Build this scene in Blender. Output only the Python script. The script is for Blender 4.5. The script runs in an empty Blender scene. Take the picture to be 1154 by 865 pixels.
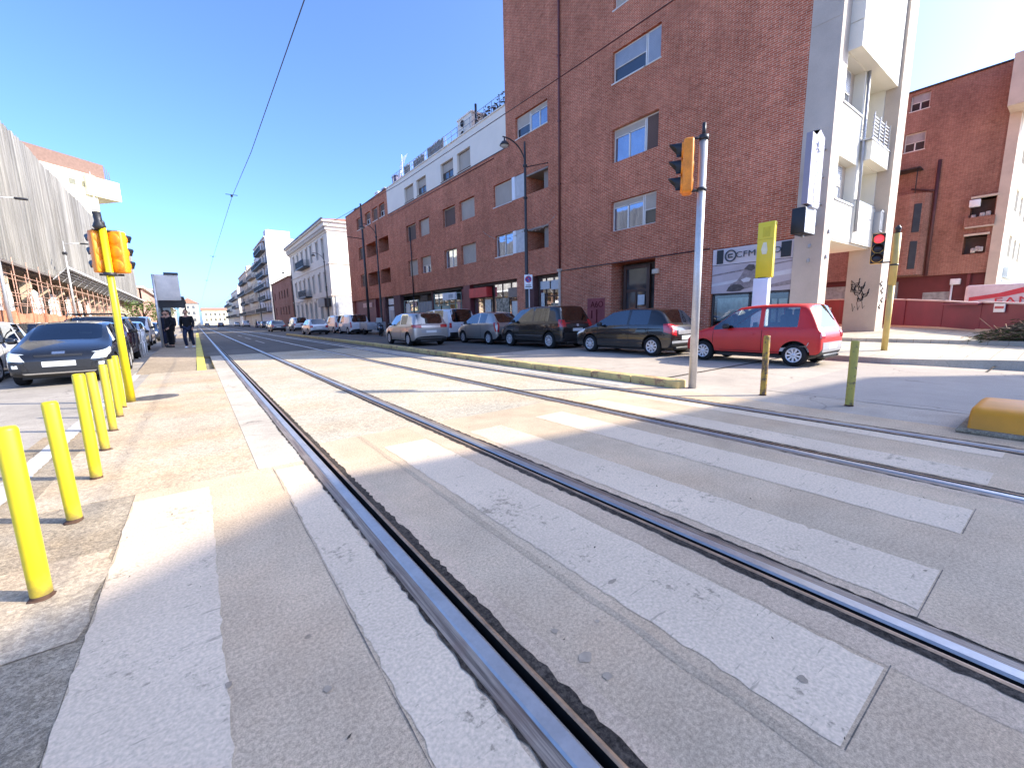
import bpy, bmesh, math, random
from math import sin, cos, pi, radians as rad
from mathutils import Vector as V, Matrix
from mathutils.bvhtree import BVHTree
rnd = random.Random(7)
S = bpy.context.scene
COL = S.collection
Z = V((0, 0, 1))

# ------------------------------------------------------------------ mesh builder
class MB:
    def __init__(s): s.v = []; s.f = []; s.m = []; s.sm = []
    def add(s, vs, fs, m=0, sm=False):
        b = len(s.v); s.v += [tuple(p) for p in vs]
        for f in fs: s.f.append(tuple(b + i for i in f)); s.m.append(m); s.sm.append(sm)
        return s
    def quad(s, a, b, c, d, m=0): return s.add([a, b, c, d], [(0, 1, 2, 3)], m)
    def hexa(s, p, m=0):
        return s.add(p, [(0, 3, 2, 1), (4, 5, 6, 7), (0, 1, 5, 4), (1, 2, 6, 5), (2, 3, 7, 6), (3, 0, 4, 7)], m)
    def box(s, x0, x1, y0, y1, z0, z1, m=0):
        return s.hexa([(x0, y0, z0), (x1, y0, z0), (x1, y1, z0), (x0, y1, z0), (x0, y0, z1), (x1, y0, z1), (x1, y1, z1), (x0, y1, z1)], m)
    def pbox(s, P, u0, u1, z0, z1, d0, d1, m=0):
        return s.hexa([P(u0, z0, d0), P(u1, z0, d0), P(u1, z0, d1), P(u0, z0, d1), P(u0, z1, d0), P(u1, z1, d0), P(u1, z1, d1), P(u0, z1, d1)], m)
    def rbox(s, c, sx, sy, sz, r=.02, m=0, n=2, rot=0):
        bm = bmesh.new(); bmesh.ops.create_cube(bm, size=1)
        for v in bm.verts: v.co = V((v.co.x * sx, v.co.y * sy, v.co.z * sz))
        bmesh.ops.bevel(bm, geom=bm.edges[:], offset=r, segments=n, affect='EDGES', profile=.5)
        R = Matrix.Rotation(rot, 3, 'Z')
        s.bm(bm, m, True, lambda p: R @ p + V(c)); return s
    def bm(s, bm, m=0, sm=False, fn=None):
        bm.verts.ensure_lookup_table(); bm.verts.index_update()
        s.add([fn(v.co) if fn else v.co for v in bm.verts], [[v.index for v in f.verts] for f in bm.faces], m, sm); bm.free(); return s
    def tube(s, pts, r, n=10, m=0, cap=True, sm=True):
        pts = [V(p) for p in pts]; k = len(pts)
        rs = r if isinstance(r, (list, tuple)) else [r] * k
        b = []; up = None
        for i, p in enumerate(pts):
            t = (pts[min(i + 1, k - 1)] - pts[max(i - 1, 0)]).normalized()
            if up is None: up = t.orthogonal().normalized()
            up = (up - t * up.dot(t)).normalized(); w = t.cross(up)
            b += [p + (up * cos(2 * pi * j / n) + w * sin(2 * pi * j / n)) * rs[i] for j in range(n)]
        fs = [(i * n + j, i * n + (j + 1) % n, (i + 1) * n + (j + 1) % n, (i + 1) * n + j) for i in range(k - 1) for j in range(n)]
        base = len(s.v); s.add(b, fs, m, sm)
        if cap:
            s.f += [tuple(base + j for j in reversed(range(n))), tuple(base + (k - 1) * n + j for j in range(n))]; s.m += [m, m]; s.sm += [False, False]
        return s
    def lathe(s, prof, n=16, m=0, M=None, sm=True):
        M = M or Matrix.Identity(4); b = []
        for r, z in prof: b += [M @ V((r * cos(2 * pi * j / n), r * sin(2 * pi * j / n), z)) for j in range(n)]
        return s.add(b, [(i * n + j, i * n + (j + 1) % n, (i + 1) * n + (j + 1) % n, (i + 1) * n + j) for i in range(len(prof) - 1) for j in range(n)], m, sm)
    def ball(s, c, r, m=0, n=2, fn=None):
        bm = bmesh.new(); bmesh.ops.create_icosphere(bm, subdivisions=n, radius=1)
        R = r if isinstance(r, (tuple, list)) else (r, r, r)
        s.bm(bm, m, True, lambda p: V((p.x * R[0], p.y * R[1], p.z * R[2])) * (fn(p) if fn else 1) + V(c)); return s
    def prism(s, pts, off, m=0):
        pts = [V(p) for p in pts]; off = V(off); n = len(pts)
        return s.add(pts + [p + off for p in pts], [tuple(range(n - 1, -1, -1)), tuple(range(n, 2 * n))] + [(i, (i + 1) % n, n + (i + 1) % n, n + i) for i in range(n)], m)

def link(name, mb, mats, parent=None, world=False):
    me = bpy.data.meshes.new(name)
    me.from_pydata(mb.v, [], mb.f)
    for a in (mats if isinstance(mats, (list, tuple)) else [mats]): me.materials.append(a)
    me.polygons.foreach_set('material_index', mb.m); me.polygons.foreach_set('use_smooth', mb.sm)
    bm = bmesh.new(); bm.from_mesh(me); bmesh.ops.recalc_face_normals(bm, faces=bm.faces[:]); bm.to_mesh(me); bm.free()
    me.update(); o = bpy.data.objects.new(name, me); COL.objects.link(o)
    if parent:
        o.parent = parent
        if world and parent.type == 'EMPTY': o.matrix_parent_inverse = Matrix.Translation(parent.location).inverted()
    return o
def tag(o, label=None, cat=None, group=None, kind=None):
    for k, x in (('label', label), ('category', cat), ('group', group), ('kind', kind)):
        if x: o[k] = x
    return o
def thing(name, label, cat, loc=(0, 0, 0), rz=0, group=None):
    o = bpy.data.objects.new(name, None); COL.objects.link(o); o.location = loc; o.rotation_euler = (0, 0, rz)
    return tag(o, label, cat, group)
def struct(name, mb, m, label=None):
    o = link(name, mb, m); tag(o, label, None, None, 'structure'); return o
def copy_tree(o, parent=None):
    c = o.copy(); COL.objects.link(c)
    if parent: c.parent = parent
    for ch in list(o.children): copy_tree(ch, c)
    return c
def place(root, loc, rz, label, group=None):
    c = copy_tree(root); c.location = loc; c.rotation_euler = (0, 0, rz); c['label'] = label
    if group: c['group'] = group
    return c

# ------------------------------------------------------------------ materials
MATS = {}
class NT:
    def __init__(s, name):
        s.mat = bpy.data.materials.new(name); s.mat.use_nodes = True; s.t = s.mat.node_tree; s.b = s.t.nodes['Principled BSDF']
    def n(s, typ, **kw):
        x = s.t.nodes.new('ShaderNode' + typ)
        for k, v in kw.items():
            if k in x.inputs: x.inputs[k].default_value = v
            else: setattr(x, k, v)
        return x
    def l(s, a, b): s.t.links.new(a, b)
    def math(s, op, a, b=None):
        x = s.n('Math', operation=op)
        for i, q in enumerate((a, b)):
            if q is None: continue
            if isinstance(q, (int, float)): x.inputs[i].default_value = q
            else: s.l(q, x.inputs[i])
        return x.outputs[0]
    def mix(s, f, a, b, typ='MIX'):
        x = s.n('Mix', data_type='RGBA', blend_type=typ)
        for i, q in ((0, f), (6, a), (7, b)):
            if isinstance(q, (int, float)): x.inputs[i].default_value = q
            elif isinstance(q, (tuple, list)): x.inputs[i].default_value = (*q[:3], 1)
            else: s.l(q, x.inputs[i])
        return x.outputs[2]
    def pos(s): return s.n('TexCoord').outputs['Object']
    def noise(s, scale, detail=4, rough=.55, vec=None, dist=0):
        x = s.n('TexNoise', Scale=scale, Detail=detail, Roughness=rough, Distortion=dist); s.l(vec or s.pos(), x.inputs['Vector']); return x.outputs['Fac']
    def ramp(s, f, a, b, ca=(0, 0, 0), cb=(1, 1, 1)):
        x = s.n('ValToRGB'); e = x.color_ramp.elements
        e[0].position = a; e[1].position = b; e[0].color = (*ca, 1); e[1].color = (*cb, 1); s.l(f, x.inputs[0]); return x.outputs[0]
    def bump(s, h, st=.3, d=.01):
        x = s.n('Bump', Strength=st, Distance=d); s.l(h, x.inputs['Height']); s.l(x.outputs[0], s.b.inputs['Normal'])
    def set(s, col=None, rough=None, metal=None, **kw):
        I = s.b.inputs
        if col is not None:
            if isinstance(col, (tuple, list)): I['Base Color'].default_value = (*col[:3], 1)
            else: s.l(col, I['Base Color'])
        if rough is not None:
            if isinstance(rough, (int, float)): I['Roughness'].default_value = rough
            else: s.l(rough, I['Roughness'])
        if metal is not None: I['Metallic'].default_value = metal
        for k, v in kw.items(): I[k.replace('_', ' ')].default_value = v
        return s.mat
def mul(c, k): return tuple(min(1, x * k) for x in c)
def M(name, col, rough=.6, metal=0, var=.18, scale=3., bump=0, fine=40, **kw):
    if name in MATS: return MATS[name]
    t = NT(name)
    a = t.noise(scale, 5); b = t.noise(fine, 3)
    f = t.math('ADD', t.math('MULTIPLY', a, .65), t.math('MULTIPLY', b, .35))
    c = t.ramp(f, .32, .68, mul(col, 1 - var), mul(col, 1 + var))
    if rough >= .6 and 'Specular_IOR_Level' not in kw: kw['Specular_IOR_Level'] = .2
    t.set(c, rough, metal, **kw)
    if bump: t.bump(f, bump, .004)
    MATS[name] = t.mat; return t.mat
def brick(name, c1, c2, mo, w=.25, h=.068, var=.25, mort=.011):
    t = NT(name); p = t.n('SeparateXYZ'); t.l(t.pos(), p.inputs[0])
    u = t.math('ADD', p.outputs[0], p.outputs[1]); cb = t.n('CombineXYZ'); t.l(u, cb.inputs[0]); t.l(p.outputs[2], cb.inputs[1])
    b = t.n('TexBrick', Scale=1.0); b.inputs['Brick Width'].default_value = w; b.inputs['Row Height'].default_value = h; b.inputs['Mortar Size'].default_value = mort; b.inputs['Mortar Smooth'].default_value = .3
    b.inputs['Color1'].default_value = (*c1, 1); b.inputs['Color2'].default_value = (*c2, 1); b.inputs['Mortar'].default_value = (*mo, 1); t.l(cb.outputs[0], b.inputs[0])
    # brick to brick jitter
    n = t.noise(6.5, 2); n2 = t.noise(.35, 5); n3 = t.noise(1.7, 4)
    k = t.math('ADD', t.math('ADD', t.math('MULTIPLY', n, .45), t.math('MULTIPLY', n2, .5)), t.math('MULTIPLY', n3, .3))
    g = t.ramp(k, .44, .80, (1 - var * 1.25,) * 3, (1 + var * 1.15,) * 3)
    st = t.noise(1, 4, .6, vec=None); m = t.n('Mapping'); m.inputs['Scale'].default_value = (1.6, 1.6, .12); t.l(t.pos(), m.inputs[0])
    st = t.ramp(t.noise(1, 4, .6, m.outputs[0]), .35, .65, (.90, .89, .88), (1.05, 1.04, 1.04))
    c = t.mix(1, t.mix(1, b.outputs[0], g, 'MULTIPLY'), st, 'MULTIPLY')
    t.set(c, .9, Specular_IOR_Level=.08); t.bump(b.outputs[1], .35, -.006); MATS[name] = t.mat; return t.mat
def ground(name, col, speck=.5, stain=.3, crack=0, warm=None, rough=.85, sscale=70, cscale=.55, spots=0, cells=0, patch=None, tiles=0):
    t = NT(name); P = t.pos()
    big = t.ramp(t.noise(.35, 6, .6), .3, .7, mul(col, 1 - stain), mul(col, 1 + stain * .6))
    mid = t.ramp(t.noise(2.6, 6, .65), .3, .7, (1 - stain * .5,) * 3, (1 + stain * .45,) * 3)
    c = t.mix(1, big, mid, 'MULTIPLY')
    if warm: c = t.mix(t.ramp(t.noise(.8, 4), .4, .65), c, t.mix(1, c, warm, 'MULTIPLY'))
    f1 = t.noise(sscale, 3, .7); f2 = t.noise(sscale * 3, 2, .7)
    sp = t.ramp(t.math('ADD', t.math('MULTIPLY', f1, .55), t.math('MULTIPLY', f2, .45)), .36, .64, (1 - speck,) * 3, (1 + speck,) * 3)
    c = t.mix(1, c, sp, 'MULTIPLY'); h = t.math('MULTIPLY', f1, 1.0)
    if cells:
        v = t.n('TexVoronoi', Scale=cells); t.l(P, v.inputs['Vector']); hs = t.n('SeparateColor'); t.l(v.outputs['Color'], hs.inputs[0])
        c = t.mix(1, c, t.ramp(hs.outputs[0], 0, 1, (.80, .78, .75), (1.2, 1.18, 1.13)), 'MULTIPLY'); h = t.math('ADD', h, t.math('MULTIPLY', v.outputs['Distance'], -.8))
    if tiles:
        b = t.n('TexBrick', Scale=1.0); b.offset = .5; b.inputs['Brick Width'].default_value = tiles; b.inputs['Row Height'].default_value = tiles * .62; b.inputs['Mortar Size'].default_value = .007; b.inputs['Color1'].default_value = (.9, .9, .9, 1); b.inputs['Color2'].default_value = (1.06, 1.05, 1.03, 1); b.inputs['Mortar'].default_value = (.55, .52, .48, 1); t.l(P, b.inputs[0]); c = t.mix(1, c, b.outputs[0], 'MULTIPLY')
    if patch:
        c = t.mix(t.ramp(t.noise(.5, 3, .5, None, .6), .56, .60), c, t.mix(1, c, patch, 'MULTIPLY'))
    if crack:
        w = t.n('TexNoise', Scale=2.2, Detail=5.0); t.l(P, w.inputs['Vector'])
        vm = t.n('VectorMath', operation='MULTIPLY_ADD'); t.l(w.outputs['Color'], vm.inputs[0]); vm.inputs[1].default_value = (.55, .55, .55); t.l(P, vm.inputs[2])
        v = t.n('TexVoronoi', feature='DISTANCE_TO_EDGE', Scale=cscale); t.l(vm.outputs[0], v.inputs['Vector'])
        cr = t.ramp(v.outputs['Distance'], .0005, .001 + .009 * crack, (0, 0, 0), (1, 1, 1))
        msk = t.ramp(t.noise(.45, 3), .5 - .12 * crack, .6, (1, 1, 1), (0, 0, 0)); k = t.mix(1, cr, msk, 'LIGHTEN')
        c = t.mix(k, mul(col, .38), c); h = t.math('ADD', h, t.math('MULTIPLY', k, .8))
    if spots:
        v = t.n('TexVoronoi', Scale=3.3, Randomness=1.0); t.l(P, v.inputs['Vector']); cs = t.n('SeparateColor'); t.l(v.outputs['Color'], cs.inputs[0])
        r = t.math('MULTIPLY', t.math('SUBTRACT', cs.outputs[1], .42), .13); d = t.math('ADD', v.outputs['Distance'], t.math('MULTIPLY', t.math('SUBTRACT', f1, .5), .06))
        c = t.mix(t.math('MULTIPLY', t.math('LESS_THAN', d, r), spots), c, mul(col, .45))
    t.set(c, rough, Specular_IOR_Level=.12); t.bump(h, .35, .006); MATS[name] = t.mat; return t.mat
def paint_on(name, col, base, wear=.5, rough=.7):
    t = NT(name)
    w = t.math('ADD', t.math('MULTIPLY', t.noise(1.6, 8, .72), .6), t.math('MULTIPLY', t.noise(22, 4, .7), .4))
    k = t.ramp(w, .35 + .12 * wear - .05, .35 + .12 * wear, (0, 0, 0), (1, 1, 1))
    m2 = t.n('Mapping'); m2.inputs['Scale'].default_value = (2.2, 22, 1); m2.inputs['Rotation'].default_value = (0, 0, .35); t.l(t.pos(), m2.inputs[0])
    scr = t.ramp(t.noise(2.0, 3, .6, m2.outputs[0]), .64, .70, (0, 0, 0), (1, 1, 1))
    sh = t.ramp(t.noise(75, 3), .3, .7, mul(col, .80), mul(col, 1.12)); sh = t.mix(1, sh, t.ramp(t.noise(.9, 4), .3, .7, (.86,) * 3, (1.04,) * 3), 'MULTIPLY')
    gr = t.ramp(t.noise(70, 3), .35, .65, mul(base, .65), mul(base, 1.3))
    c = t.mix(k, gr, sh); c = t.mix(t.math('MULTIPLY', scr, .55), c, mul(base, .6))
    t.set(c, rough, Specular_IOR_Level=.15); t.bump(t.noise(80, 3), .3, .004); MATS[name] = t.mat; return t.mat
def rusty(name, col, rust=(.16, .07, .03), amt=.42, rough=.5, scale=6, grime=False):
    t = NT(name); n = t.math('ADD', t.math('MULTIPLY', t.noise(scale, 8, .7), .7), t.math('MULTIPLY', t.noise(scale * 6, 4, .7), .3))
    k = t.ramp(n, amt - .05, amt + .01, (1, 1, 1), (0, 0, 0)); base = t.ramp(t.noise(2.5, 4), .3, .7, mul(col, .85), mul(col, 1.1))
    d = t.ramp(t.noise(.9, 5, .65), .35, .7, (.78, .78, .78), (1.05, 1.05, 1.05))
    fin = t.mix(k, t.mix(1, base, d, 'MULTIPLY'), rust)
    if grime:
        p = t.n('SeparateXYZ'); t.l(t.pos(), p.inputs[0]); g = t.ramp(t.math('ADD', p.outputs[2], t.math('MULTIPLY', t.math('SUBTRACT', t.noise(14, 5, .7), .5), .22)), .0, .13, (.85,) * 3, (0,) * 3); fin = t.mix(g, fin, (.16, .115, .05))
    t.set(fin, rough); t.bump(k, .2, .002); MATS[name] = t.mat; return t.mat
def carpaint(name, col, metal=.35, rough=.32, coat=1.0, dk=.7):
    if name in MATS: return MATS[name]
    t = NT(name); d = t.noise(2.2, 5, .6); f = t.noise(400, 1)
    c = t.mix(1, t.ramp(f, .3, .7, mul(col, .86), mul(col, 1.14)), t.ramp(d, .3, .75, (.9, .9, .9), (1.05, 1.03, 1.0)), 'MULTIPLY')
    p = t.n('SeparateXYZ'); t.l(t.pos(), p.inputs[0])
    dirt = t.ramp(t.math('ADD', p.outputs[2], t.math('MULTIPLY', d, .25)), .26, .55, (.4, .4, .4), (0, 0, 0))
    c = t.mix(t.math('MULTIPLY', dirt, dk), c, (.17, .155, .13))
    t.set(c, rough, metal, Coat_Weight=coat, Coat_Roughness=.02); MATS[name] = t.mat; return t.mat
def glassmat(name, tint, alpha, rough=.02):
    t = NT(name); tr = t.n('BsdfTransparent'); tr.inputs[0].default_value = (*tint, 1); gl = t.n('BsdfGlossy', Roughness=rough); gl.inputs[0].default_value = (.95, .97, 1, 1)
    fr = t.n('Fresnel', IOR=1.5); mx = t.n('MixShader'); t.l(t.math('ADD', fr.outputs[0], alpha), mx.inputs[0]); t.l(tr.outputs[0], mx.inputs[1]); t.l(gl.outputs[0], mx.inputs[2])
    t.l(mx.outputs[0], t.t.nodes['Material Output'].inputs[0]); MATS[name] = t.mat; return t.mat
def pane(name, col, metal=.75, rough=.03):
    t = NT(name); t.set(t.ramp(t.noise(.7, 3), .3, .7, mul(col, .8), mul(col, 1.15)), rough, metal); t.bump(t.noise(1.1, 2), .05, .02); MATS[name] = t.mat; return t.mat

BRICK = brick('brick', (.42, .092, .044), (.54, .155, .080), (.60, .40, .27), mort=.0095)
BRICK2 = brick('brick_dull', (.27, .108, .076), (.33, .142, .10), (.35, .235, .175))
CONC = M('concrete', (.56, .46, .36), .8, var=.14, scale=1.2, bump=.25)
CONCL = M('pale_render', (.82, .77, .64), .75, var=.05, scale=.8, bump=.12)
ATTIC = M('white_render', (.86, .75, .61), .8, var=.06, scale=.7, bump=.1)
CREAM = M('cream_render', (.84, .78, .56), .8, var=.05, scale=.5)
WHITE = M('white_metal', (.80, .80, .79), .4, var=.06)
WFRAME = M('white_frame', (.74, .69, .61), .45, var=.07)
SHUT = M('beige_shutter', (.52, .44, .35), .6, var=.09, scale=2)
SHUTD = M('brown_shutter', (.16, .10, .075), .6, var=.12, scale=2)
GREY = M('grey_metal', (.38, .38, .39), .45, .3, var=.12)
STEEL = M('galvanised_steel', (.55, .53, .50), .42, .55, var=.14, scale=5)
DARK = M('dark_metal', (.035, .034, .035), .45, .3, var=.2)
BLACK = M('black_plastic', (.012, .012, .013), .5, var=.2)
RUBBER = M('rubber', (.018, .018, .018), .85, var=.3, scale=8)
WOOD = M('dark_wood', (.075, .035, .022), .5, var=.2, scale=6)
MAROON = M('maroon_paint', (.15, .026, .026), .55, var=.18, scale=2)
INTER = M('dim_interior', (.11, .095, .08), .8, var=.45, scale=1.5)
PANE = pane('window_glass', (.33, .36, .42))
PANED = pane('dark_glass', (.10, .11, .12), .6, .05)
SHOPG = glassmat('shop_glass', (.80, .86, .84), .06)
CARG = glassmat('car_glass', (.10, .12, .125), .10)
CARGC = glassmat('clear_car_glass', (.62, .68, .66), .07)
CHROME = M('chrome', (.72, .72, .72), .16, .95, var=.05)
ALLOY = M('alloy', (.56, .56, .57), .35, .5, var=.1)
LAMP = M('headlamp', (.74, .77, .74), .12, .3, var=.12, scale=14, Coat_Weight=1.0)
RED = M('red_lens', (.42, .012, .018), .2, var=.2, scale=14, Coat_Weight=1.0)
PLATE = M('number_plate', (.72, .72, .70), .4, var=.05)
YELLOW = rusty('yellow_paint', (.80, .62, .008), (.30, .20, .05), .345, .45, 5, True)
YELLOWO = rusty('old_yellow_paint', (.52, .42, .06), (.17, .12, .06), .43, .6, 9)
ORANGE = M('orange_plastic', (.86, .27, .012), .42, var=.1, scale=5)
ORANGEF = M('faded_orange_plastic', (.72, .40, .05), .5, var=.2, scale=7)
# ------------------------------------------------------------------ camera, sun, sky
def setup():
    p, r, w = 0.15874672, 0.02192629, 0.63603027
    F = V((sin(w) * cos(p), cos(w) * cos(p), -sin(p))); ri = V((cos(w), -sin(w), 0)); d = F.cross(ri)
    R = ri * cos(r) + d * sin(r); D = -ri * sin(r) + d * cos(r)
    cam = bpy.data.cameras.new('camera'); o = bpy.data.objects.new('camera', cam); COL.objects.link(o)
    U = -D; B = -F
    o.matrix_world = Matrix(((R.x, U.x, B.x, 0), (R.y, U.y, B.y, 0), (R.z, U.z, B.z, 1.2892), (0, 0, 0, 1)))
    cam.sensor_fit = 'HORIZONTAL'; cam.sensor_width = 36; cam.lens = 36 * 474.109 / 1154; cam.clip_end = 3000; cam.clip_start = .05
    S.camera = o
    sx, sy, el = .775, -.632, rad(34)
    sd = V((sx * cos(el), sy * cos(el), sin(el))).normalized()
    L = bpy.data.lights.new('sun', 'SUN'); L.energy = SUN_E; L.angle = rad(.53); L.color = (1, .93, .79)
    lo = bpy.data.objects.new('sun', L); COL.objects.link(lo); lo.rotation_euler = (-sd).to_track_quat('-Z', 'Y').to_euler(); lo.location = (30, -20, 40)
    W = bpy.data.worlds.new('World'); S.world = W; W.use_nodes = True; t = W.node_tree
    sk = t.nodes.new('ShaderNodeTexSky'); sk.sky_type = 'NISHITA'; sk.sun_disc = False; sk.sun_elevation = el; sk.sun_rotation = math.atan2(sx, sy)
    sk.air_density = .46; sk.dust_density = 2.0; sk.ozone_density = 8.3; sk.altitude = 50
    bg = t.nodes['Background']; bg.inputs[1].default_value = SKY_E; t.links.new(sk.outputs[0], bg.inputs[0])
    vs = S.view_settings; vs.view_transform = 'Standard'; vs.look = 'None'; vs.exposure = EXPO; vs.gamma = 1; vs.use_curve_mapping = False
    S.display_settings.display_device = 'sRGB'
    S.cycles.max_bounces = 6; S.cycles.diffuse_bounces = 4; S.cycles.glossy_bounces = 3; S.cycles.transparent_max_bounces = 12; S.cycles.transmission_bounces = 4
    S.cycles.use_denoising = True; S.cycles.caustics_reflective = False; S.cycles.caustics_refractive = False
SUN_E, SKY_E, EXPO = 2.0, .15, 2.18
setup()

# ------------------------------------------------------------------ ground
G_SLAB = ground('slab_concrete', (.56, .425, .285), .36, .24, crack=0, spots=.75, warm=(1.03, .97, .92))
G_BED = ground('aggregate_concrete', (.48, .425, .335), .36, .2, crack=.0, cells=42, sscale=60, warm=(1.06, .96, .86))
G_WALK = ground('walkway_aggregate', (.48, .395, .295), .34, .22, crack=.2, cells=48, sscale=60, warm=(1.06, .95, .82))
G_STRIP = ground('smooth_concrete', (.50, .43, .34), .2, .28, sscale=50, crack=.5, cscale=.5, spots=.5)
G_OLD = ground('old_asphalt', (.36, .30, .225), .5, .36, crack=1.3, cscale=1.3, cells=60, warm=(1.1, .98, .82))
G_ROADR = ground('pale_asphalt', (.46, .385, .305), .22, .2, crack=.35, cscale=.25)
G_ROADF = ground('shade_darkened_asphalt', (.165, .145, .122), .25, .22, crack=.3, cscale=.25)  # asphalt darkened so its colour carries the shade down the street
G_ROADL = ground('road_asphalt', (.38, .33, .27), .25, .25, crack=.7, cscale=.5)
G_BASE = ground('base_ground', (.22, .21, .19), .2, .25)
G_PLAZA = ground('plaza_paving', (.54, .48, .38), .14, .24, crack=.25, cscale=.6, tiles=.62)
G_PLAT = ground('platform_paving', (.38, .30, .215), .2, .2, cells=30)
STRIPE = paint_on('crossing_white', (.73, .565, .395), (.40, .305, .21), .70)
MARKW = paint_on('worn_road_white', (.55, .50, .43), (.38, .33, .27), .8)
BITUM = ground('bitumen_joint', (.065, .052, .042), .8, .5, sscale=40, cells=70)
def sheet(name, x0, x1, y0, y1, z, m, jit=0, step=.12, bot=None, side=True):
    """flat sheet, edges along y optionally ragged"""
    mb = MB(); n = max(1, int((min(y1, 25) - y0) / step)) if jit else 1
    ys = [y0 + (min(y1, 25) - y0) * i / n for i in range(n + 1)] if jit else [y0, y1]
    if jit and y1 > 25: ys.append(y1)
    j = lambda: rnd.uniform(-jit, jit) if jit else 0
    P = [(x0 + j(), y) for y in ys]; Q = [(x1 + j(), y) for y in ys]
    b = [(x, y, z) for x, y in P] + [(x, y, z) for x, y in Q]; k = len(ys)
    mb.add(b, [(i, k + i, k + i + 1, i + 1) for i in range(k - 1)])
    return mb
def flat(name, x0, x1, y0, y1, z, m, jit=0, **kw): return struct(name, sheet(name, x0, x1, y0, y1, z, m, jit, **kw), m)
flat('ground', -700, 700, -300, 900, -.10, G_BASE)
BANDS = [(.675, .895), (2.054, 2.274), (4.24, 4.46), (5.654, 5.874)]
XS = [b for B in BANDS for b in B]
# slab of the crossing, between the rails
for a, b in ((-.52, XS[0]), (XS[1], XS[2]), (XS[3], XS[4]), (XS[5], XS[6]), (XS[7], 6.45)):
    top = 4.72 if a > .5 else 4.22
    mb = MB(); mb.box(a, b, -9, top, -.12, 0); struct('crossing_slab', mb, G_SLAB)
for a, b in ((XS[1], XS[2]), (XS[3], XS[4]), (XS[5], XS[6])):
    mb = MB(); mb.box(a, b, 4.723, 20.5, -.12, -.001); struct('tram_bed', mb, G_BED)
    mb = MB(); mb.box(a, b, 20.503, 400, -.12, -.001); struct('tram_bed', mb, G_ROADF)  # bed past the shadow edge, shade put into its colour
mb = MB(); mb.box(XS[7], 6.45, 4.723, 20.5, -.12, -.001); struct('tram_bed', mb, G_STRIP)
mb = MB(); mb.box(XS[7], 6.45, 20.503, 400, -.12, -.001); struct('tram_bed', mb, G_ROADF)  # same darkened tone from the shadow edge onward
mb = MB(); mb.box(.30, XS[0], 4.225, 20.5, -.12, .002); struct('concrete_strip', mb, G_STRIP)
mb = MB(); mb.box(.12, XS[0], 20.503, 400, -.12, .002); struct('concrete_strip', mb, G_ROADF)  # strip past the shadow edge takes the shade-darkened colour too
mb = MB(); mb.box(-1.12, .297, 4.225, 14.6, -.12, .0); struct('walkway', mb, G_WALK)
mb = MB(); mb.box(-1.6, -.523, -9, 4.22, -.12, -.004); mb.box(-1.6, -1.123, 4.222, 7.2, -.12, -.004); struct('old_asphalt_edge', mb, G_OLD)
mb = MB(); mb.box(-8.2, -1.603, -60, 7.2, -.12, -.008); mb.box(-8.2, -1.123, 7.203, 400, -.12, -.008); struct('road', mb, G_ROADL)
mb = MB(); mb.box(-10.3, -8.203, -60, 400, -.12, .13); struct('pavement', mb, G_STRIP)
flat('bollard_base_patch', -1.08, -.52, 2.35, 3.25, .001, G_WALK, .03)
# right hand carriageway and the side street
mb = MB(); mb.box(6.453, 13.0, -40, 12.5, -.12, -.003); mb.box(13.003, 90, -40, -2.4, -.12, -.003); struct('road', mb, G_ROADR)
mb = MB(); mb.box(6.453, 13.0, 12.503, 400, -.12, -.003); struct('road', mb, G_ROADF)  # lane colour darkened where the brick building's shade begins
flat('road_repair_patch', 7.4, 12.4, -.6, 3.0, .001, ground('patch_asphalt', (.40, .34, .28), .2, .12, crack=.4, cscale=.4), .02)
flat('road_joint', 6.9, 12.95, 4.86, 4.93, .003, BITUM, .012)
flat('road_joint', 8.2, 16, 1.02, 1.06, -.0, BITUM, .01)
# crossing stripes
for a, b, y0, y1 in ((-.515, -.055, -1.2, 4.02), (.42, .652, -1.2, 4.1), (1.40, 1.865, .29, 4.12), (2.37, 2.82, .285, 4.05), (3.39, 3.86, .285, 4.1), (4.50, 4.87, .285, 4.3), (5.42, 5.652, .285, 4.3), (-1.46, -1.30, 3.6, 30)):
    o = flat('crossing_stripe' if a > -1 else 'road_marking', a, b, y0, y1, .002, STRIPE if a > -1 else MARKW, .008, step=.05)
flat('crossing_stripe', -1.62, -1.20, -.8, 3.9, .006, MARKW, .02)
PINKC = ground('pink_cement', (.585, .43, .29), .3, .25, sscale=60)
for a, b in ((1.885, 2.06), (2.275, 2.36), (.895, .98), (.56, .68), (4.14, 4.245), (5.55, 5.66)): flat('cement_strip', a, b, -4, 4.7, .001, PINKC, .005, step=.06)
for x_, y_, a_, b_ in [(1.05, 0.99, 0.05, 0.03), (1.05, 0.88, 0.032, 0.02), (1.05, 1.16, 0.022, 0.018), (1.23, 1.09, 0.018, 0.012), (1.49, 1.23, 0.05, 0.014), (-0.05, 1.69, 0.02, 0.02), (0.23, 1.45, 0.022, 0.02), (1.58, 0.45, 0.03, 0.02)]:
    a_ *= .75; b_ *= .75; ZS = globals().get('ZS', .0028) + .00015; q = MB(); an_ = rnd.uniform(-.5, .5); q.add([(x_ + a_ * (1 + .16 * sin(.9 * k + x_ * 9)) * cos(k * .224 + an_) * .75, y_ + b_ * (1 + .12 * cos(.7 * k)) * sin(k * .224 + an_) * 1.1, ZS) for k in range(28)], [tuple(range(28))]); struct('ground_stain', q, M('stain_grey', (.36, .28, .20), .9, var=.3, scale=14, Specular_IOR_Level=.05))
for y in (30, 38, 46):
    flat('road_marking', 3.2, 3.3, y, y + 5, .006, MARKW)
flat('road_marking', 6.08, 6.2, 4.9, 60, .006, MARKW, .01)
flat('slab_joint', 1.30, 1.34, .1, 4.7, .0013, ground('joint_grey', (.46, .35, .235), .4, .2), .008)
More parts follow.
